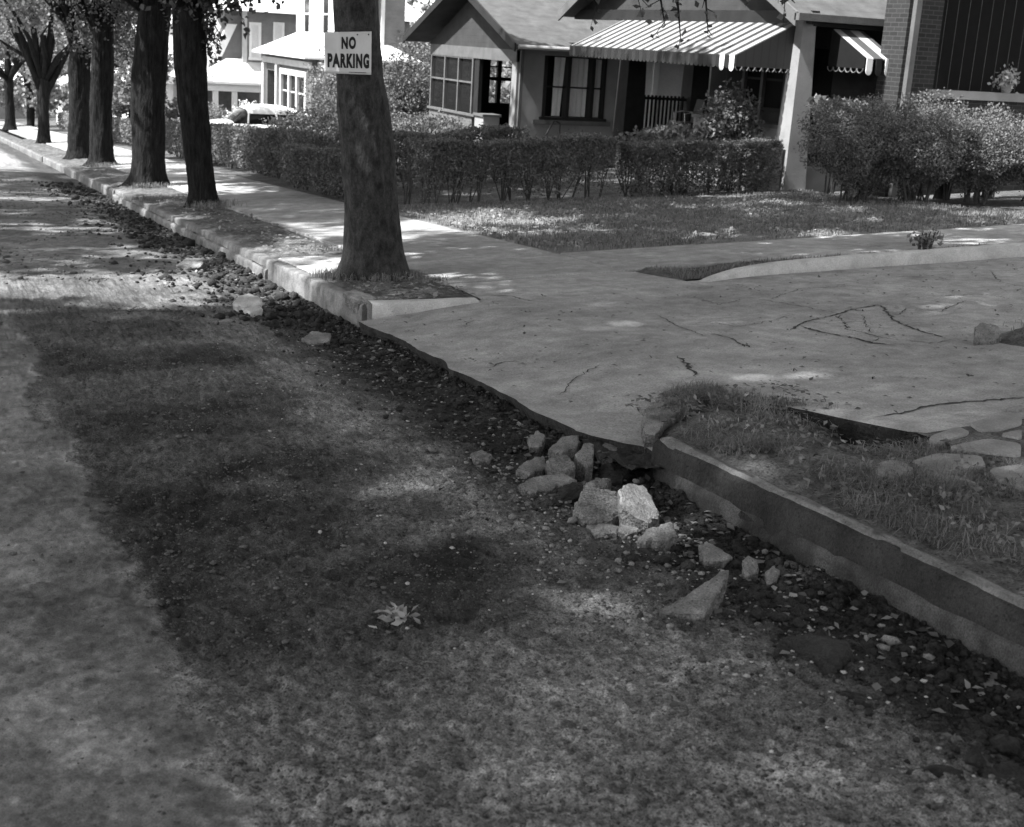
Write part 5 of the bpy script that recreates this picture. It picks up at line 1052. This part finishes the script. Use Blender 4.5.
n = 900; yy = rng.choice([3.3, 4.1, 5.0, 7.2, 9.0], n)+rng.normal(size=n)*.8; xx = 2.55+rng.normal(size=n)*.45; ok = (xx < 3.33) & (xx > .7); xx, yy = xx[ok], yy[ok]; sz = rng.lognormal(-5.2, .4, len(xx))
v, f, t = stones(np.column_stack([xx, yy, road_h(xx, yy)+sz*.5]), np.clip(sz, .003, .014), rng); M['pebble'] = mat('pale pebble', .2, .42, scale=9, bump=0); o = fastmesh('pebbles', v, f, 'pebble'); stuff(o, 'pale pebbles strewn near the rubble and gutter', 'pebbles')
n = 1500; yy = np.concatenate([5.2+rng.normal(size=420)*.6, 3.0+rng.uniform(0, 6.5, 260)]); xx = np.concatenate([2.75+rng.normal(size=420)*.28, 3.0+rng.normal(size=260)*.25]); ok = xx < 3.33; xx, yy = xx[ok], yy[ok]; sz = np.clip(rng.lognormal(-4.6, .5, len(xx)), .004, .03)
v, f, t = stones(np.column_stack([xx, yy, road_h(xx, yy)+sz*.3]), sz, rng, .7); o = fastmesh('rubble_bits', v, f, 'rubble'); stuff(o, 'small crumbs of broken concrete around the pile and along the gutter', 'rubble')
n = 5200; yy = 2.0+9*rng.uniform(0, 1, n)**1.4; xx = 3.34-np.abs(rng.normal(size=n))*.33; sz = np.clip(rng.lognormal(-4.75, .6, n), .004, .045)
v, f, t = stones(np.column_stack([xx, yy, road_h(xx, yy)+sz*.2]), sz, rng, .8); o = fastmesh('dirt_clods', v, f, 'clod', smooth=False); stuff(o, 'dark crumbled dirt clods banked along the gutter', 'dirt clods')
M['deadleaf'] = leafmat('dull dead leaf', .05, .14, trans=.1, rough=.9)
n = 2600; yy = 10.5+rng.uniform(0, 1, n)**1.3*22; xx = 3.36-np.abs(rng.normal(size=n))*.5; sz = np.clip(rng.lognormal(-3.9, .5, n), .012, .09)
v, f, t = stones(np.column_stack([xx, yy, road_h(xx, yy)+sz*.15]), sz, rng, .8); o = fastmesh('dirt_clods', v, f, 'clod'); stuff(o, 'dark dirt clods along the gutter up the street', 'dirt clods')
n = 5200; yy = 11+rng.uniform(0, 1, n)**1.4*24; xx = rng.uniform(-1.5, 3.1, n); ok = fbm(xx*1.2, yy*.7, seed=91) > -.05; xx, yy = xx[ok], yy[ok]; sz = np.clip(rng.lognormal(-4.3, .45, len(xx)), .008, .05)
v, f, t = stones(np.column_stack([xx, yy, road_h(xx, yy)+sz*.1]), sz, rng, .7); o = fastmesh('gravel', v, f, 'gravel'); stuff(o, 'coarser gravel on the road beyond the sign tree', 'gravel')
# leaf litter on lawn, strips, gutter
def litter(name, label, x, y, z, size, m='litter'):
    A = leafgeo(np.column_stack([x, y, z]), size, rng, droop=0, aspect=.7, flat=.8); o = fastmesh(name, A[0], A[1], m, False, {'tone': A[2]}); return stuff(o, label, 'leaf litter')
n = 1500; x = 6.6+rng.uniform(0, 1, n)**1.3*6.5; y = 13.5+rng.uniform(0, 1, n)*5.8; litter('leaf_litter', 'dead leaves scattered over the lawn', x, y, yard(x, y)+.025, .07)
n = 900; x = rng.uniform(3.6, 4.48, n); y = np.where(rng.uniform(0, 1, n) < .35, rng.uniform(10.7, 12.9, n), rng.uniform(14.5, 24, n)); litter('leaf_litter', 'dead leaves on the dirt strip around the tree roots', x, y, yard(x, y)+.02, .06)
n = 420; x = 3.36-np.abs(rng.normal(size=n))*.35; y = 2.2+rng.uniform(0, 1, n)*20; litter('leaf_litter', 'dead leaves and scraps caught in the gutter', x, y, road_h(x, y)+.012, .042)
n = 900; x = 3.36-np.abs(rng.normal(size=n))*.45; y = 2.2+rng.uniform(0, 1, n)*22; litter('leaf_litter', 'darker decayed leaves lying in the gutter dirt', x, y, road_h(x, y)+.012, .045, 'deadleaf')
n = 700; x = rng.uniform(3.4, 11, n); y = 5.6+rng.uniform(0, 1, n)*5; ok = (y > 6.9) | (x > 4.9); x, y = x[ok], y[ok]; litter('leaf_litter', 'small leaf scraps on the drive and walks', x, y, drive_h(x, y)+.008, .034, 'deadleaf')
n = 1100; x = rng.uniform(3.6, 4.8, n); y = rng.uniform(3.0, 6.6, n); litter('leaf_litter', 'dead leaves among the weeds near the broken kerb', x, y, yard(x, y)+pit(x, y)+.012, .042, 'deadleaf')
def grass(name, label, x, y, z, h, wd, lean=.7):
    A = blades(np.column_stack([x, y, z]), h, rng, lean, wd); o = fastmesh(name, A[0], A[1], 'grass', False, {'tone': A[2]}); return stuff(o, label, 'grass')
n = 60000; x = rng.uniform(6.5, 14.5, n); y = rng.uniform(13.35, 20.3, n); d_ = fbm(x*.9, y*.9, seed=7)+.25*(x-8.5)*.25; ok = rng.uniform(-1, 1, len(x)) < d_*1.2+.15; x, y = x[ok], y[ok]
grass('lawn_grass', 'short dry grass of the front lawn', x, y, yard(x, y)-.01, .055, .006)
n = 60000; x = rng.uniform(3.58, 4.75, n); y = rng.uniform(1.8, 6.7, n); d_ = fbm(x*2.2, y*2.2, seed=17)+.35*sstep(3.65, 3.85, x)-.1; d_ = d_+.5*fbm(x*9, y*9, seed=18)-.25; ok = (rng.uniform(-.55, .6, n) < d_) & (pit(x, y) > -.08) & (x < 4.15+.55*sstep(6.5, 5.5, y)+.2) & ((x-3.4)*1.0+5.75 > y-.25); x, y = x[ok], y[ok]
grass('weeds', 'trampled weeds and dry grass behind the broken kerb', x, y, yard(x, y)+pit(x, y)-.02, .085, .0017, 2.2)
n = 9000; x = rng.uniform(6.7, 13.9, n); y = rng.uniform(10.97, 11.7, n); ok = fbm(x*1.5, y*3, seed=27) > -.05; x, y = x[ok], y[ok]; grass('weeds', 'weedy grass strip between the drive kerb and the cross walk', x, y, yard(x, y)-.03, .07, .004)
c = [(3.64, 12.55, .16, .11), (3.72, 12.35, .14, .10), (4.0, 12.1, .2, .09), (4.3, 12.25, .2, .08), (4.5, 11.9, .15, .05), (4.3, 15.0, .2, .06), (4.25, 21.6, .35, .14), (4.4, 22, .3, .13), (4.15, 27.3, .5, .12), (3.8, 24, .6, .07), (4.4, 36.4, .5, .12), (8.0, 6.9, .5, .07), (7.6, 6.95, .35, .06)]
X1, Y1, H1 = [], [], []
for cx_, cy_, r_, h_ in c:
    k = int(900*max(r_, .25)); X1.append(cx_+rng.normal(size=k)*r_*.5); Y1.append(cy_+rng.normal(size=k)*r_*.5); H1.append(np.full(k, h_))
X1, Y1, H1 = map(np.concatenate, (X1, Y1, H1)); A = blades(np.column_stack([X1, Y1, yard(X1, Y1)+np.where(X1 > 7, .04, -.01)]), H1, rng, .8, .004); o = fastmesh('weeds', A[0], A[1], 'grass', False, {'tone': A[2]}); stuff(o, 'grass tufts at the tree roots and on the dirt mound', 'grass')
x = rng.uniform(3.75, 4.75, 2600); y = rng.uniform(2.0, 6.4, 2600); ok = (fbm(x*4, y*4, seed=33) > .12) & (y < drive_edge(x)-.05) & (pit(x, y) > -.1); x, y = x[ok], y[ok]
A = leafgeo(np.column_stack([x, y, yard(x, y)+pit(x, y)+rng.uniform(0, .05, len(x))]), .035, rng, droop=-.3, aspect=.5); o = fastmesh('weeds', A[0], A[1], 'grass', False, {'tone': A[2]}); stuff(o, 'low broad leaved weeds among the grass behind the kerb', 'weeds')
# individually visible fallen leaves and plants
shrub('small leafy weed growing beside the drive kerb', float(onL(925, 252)[0]), float(onL(925, 252)[1]), .2, .15, .26, 160, .06, 701, foot=.15, name='weed_plant', cat='weed', stems=10, wig=.6, m='pale')
def crumple(label, px, py, size, n, seed, surf=onG, lift=-.13, group='large fallen leaves', m='litter'):
    p = surf(px, py, lift); r = np.random.default_rng(seed); q = p+r.normal(size=(n, 3))*[size*.33, size*.33, size*.10]
    z = hfun(p[0], p[1]) if surf is onG else float(yard(p[0], p[1]))-.01
    q[:, 2] += z+.012-p[2]; q[:, 2] = np.maximum(q[:, 2], z+.006)
    A = leafgeo(q, size*(.4 if n > 20 else .62), r, droop=0, aspect=.5, flat=.35); off = (float(p[0]), float(p[1]), z)
    o = fastmesh('fallen_leaf', A[0], A[1], m, False, {'tone': A[2]*.8}, None, np.array(off, np.float32)); o.location = off; return tag(o, label, 'leaf', group)
crumple('large curled dry leaf cluster alone on the dark road in the foreground', 396, 613, .12, 46, 1, m='dry_sunlit')
for i, (a, b, s, lb) in enumerate([(955, 733, .06, 'pale leaf on the dark dirt at the lower right'), (745, 566, .05, 'crumpled leaf beside the bright chip by the kerb foot'), (832, 622, .05, 'flat pale leaf midway along the gutter dirt'), (112, 305, .0, ''), (205, 250, .07, 'leaf scrap near the tilted slab up the gutter')]):
    if s: crumple(lb, a, b, s, 5, 20+i)
for i, (a, b, lb) in enumerate([(745, 345, 'dark curled leaf on the drive left of the main cracks'), (528, 312, 'curled leaf on the drive close to the kerb return'), (472, 360, 'small dark leaf near the broken apron edge'), (873, 378, 'dark crumpled leaf in the middle of the drive'),
    (793, 370, 'small curled leaf on the bare concrete left of the dark crumpled one'), (945, 308, 'pale curled leaf on the far right of the drive'), (835, 275, 'leaf lying against the drive kerb, left'), (1008, 265, 'leaf lying against the drive kerb, right'), (915, 468, 'white scrap caught in the weeds')]):
    crumple(lb, a, b, .045, 4, 40+i, surf=onL, lift=0, m='clod' if 'dark' in lb else 'litter')
for o in list(COL.objects):
    if '_o' in o: del o['_o']
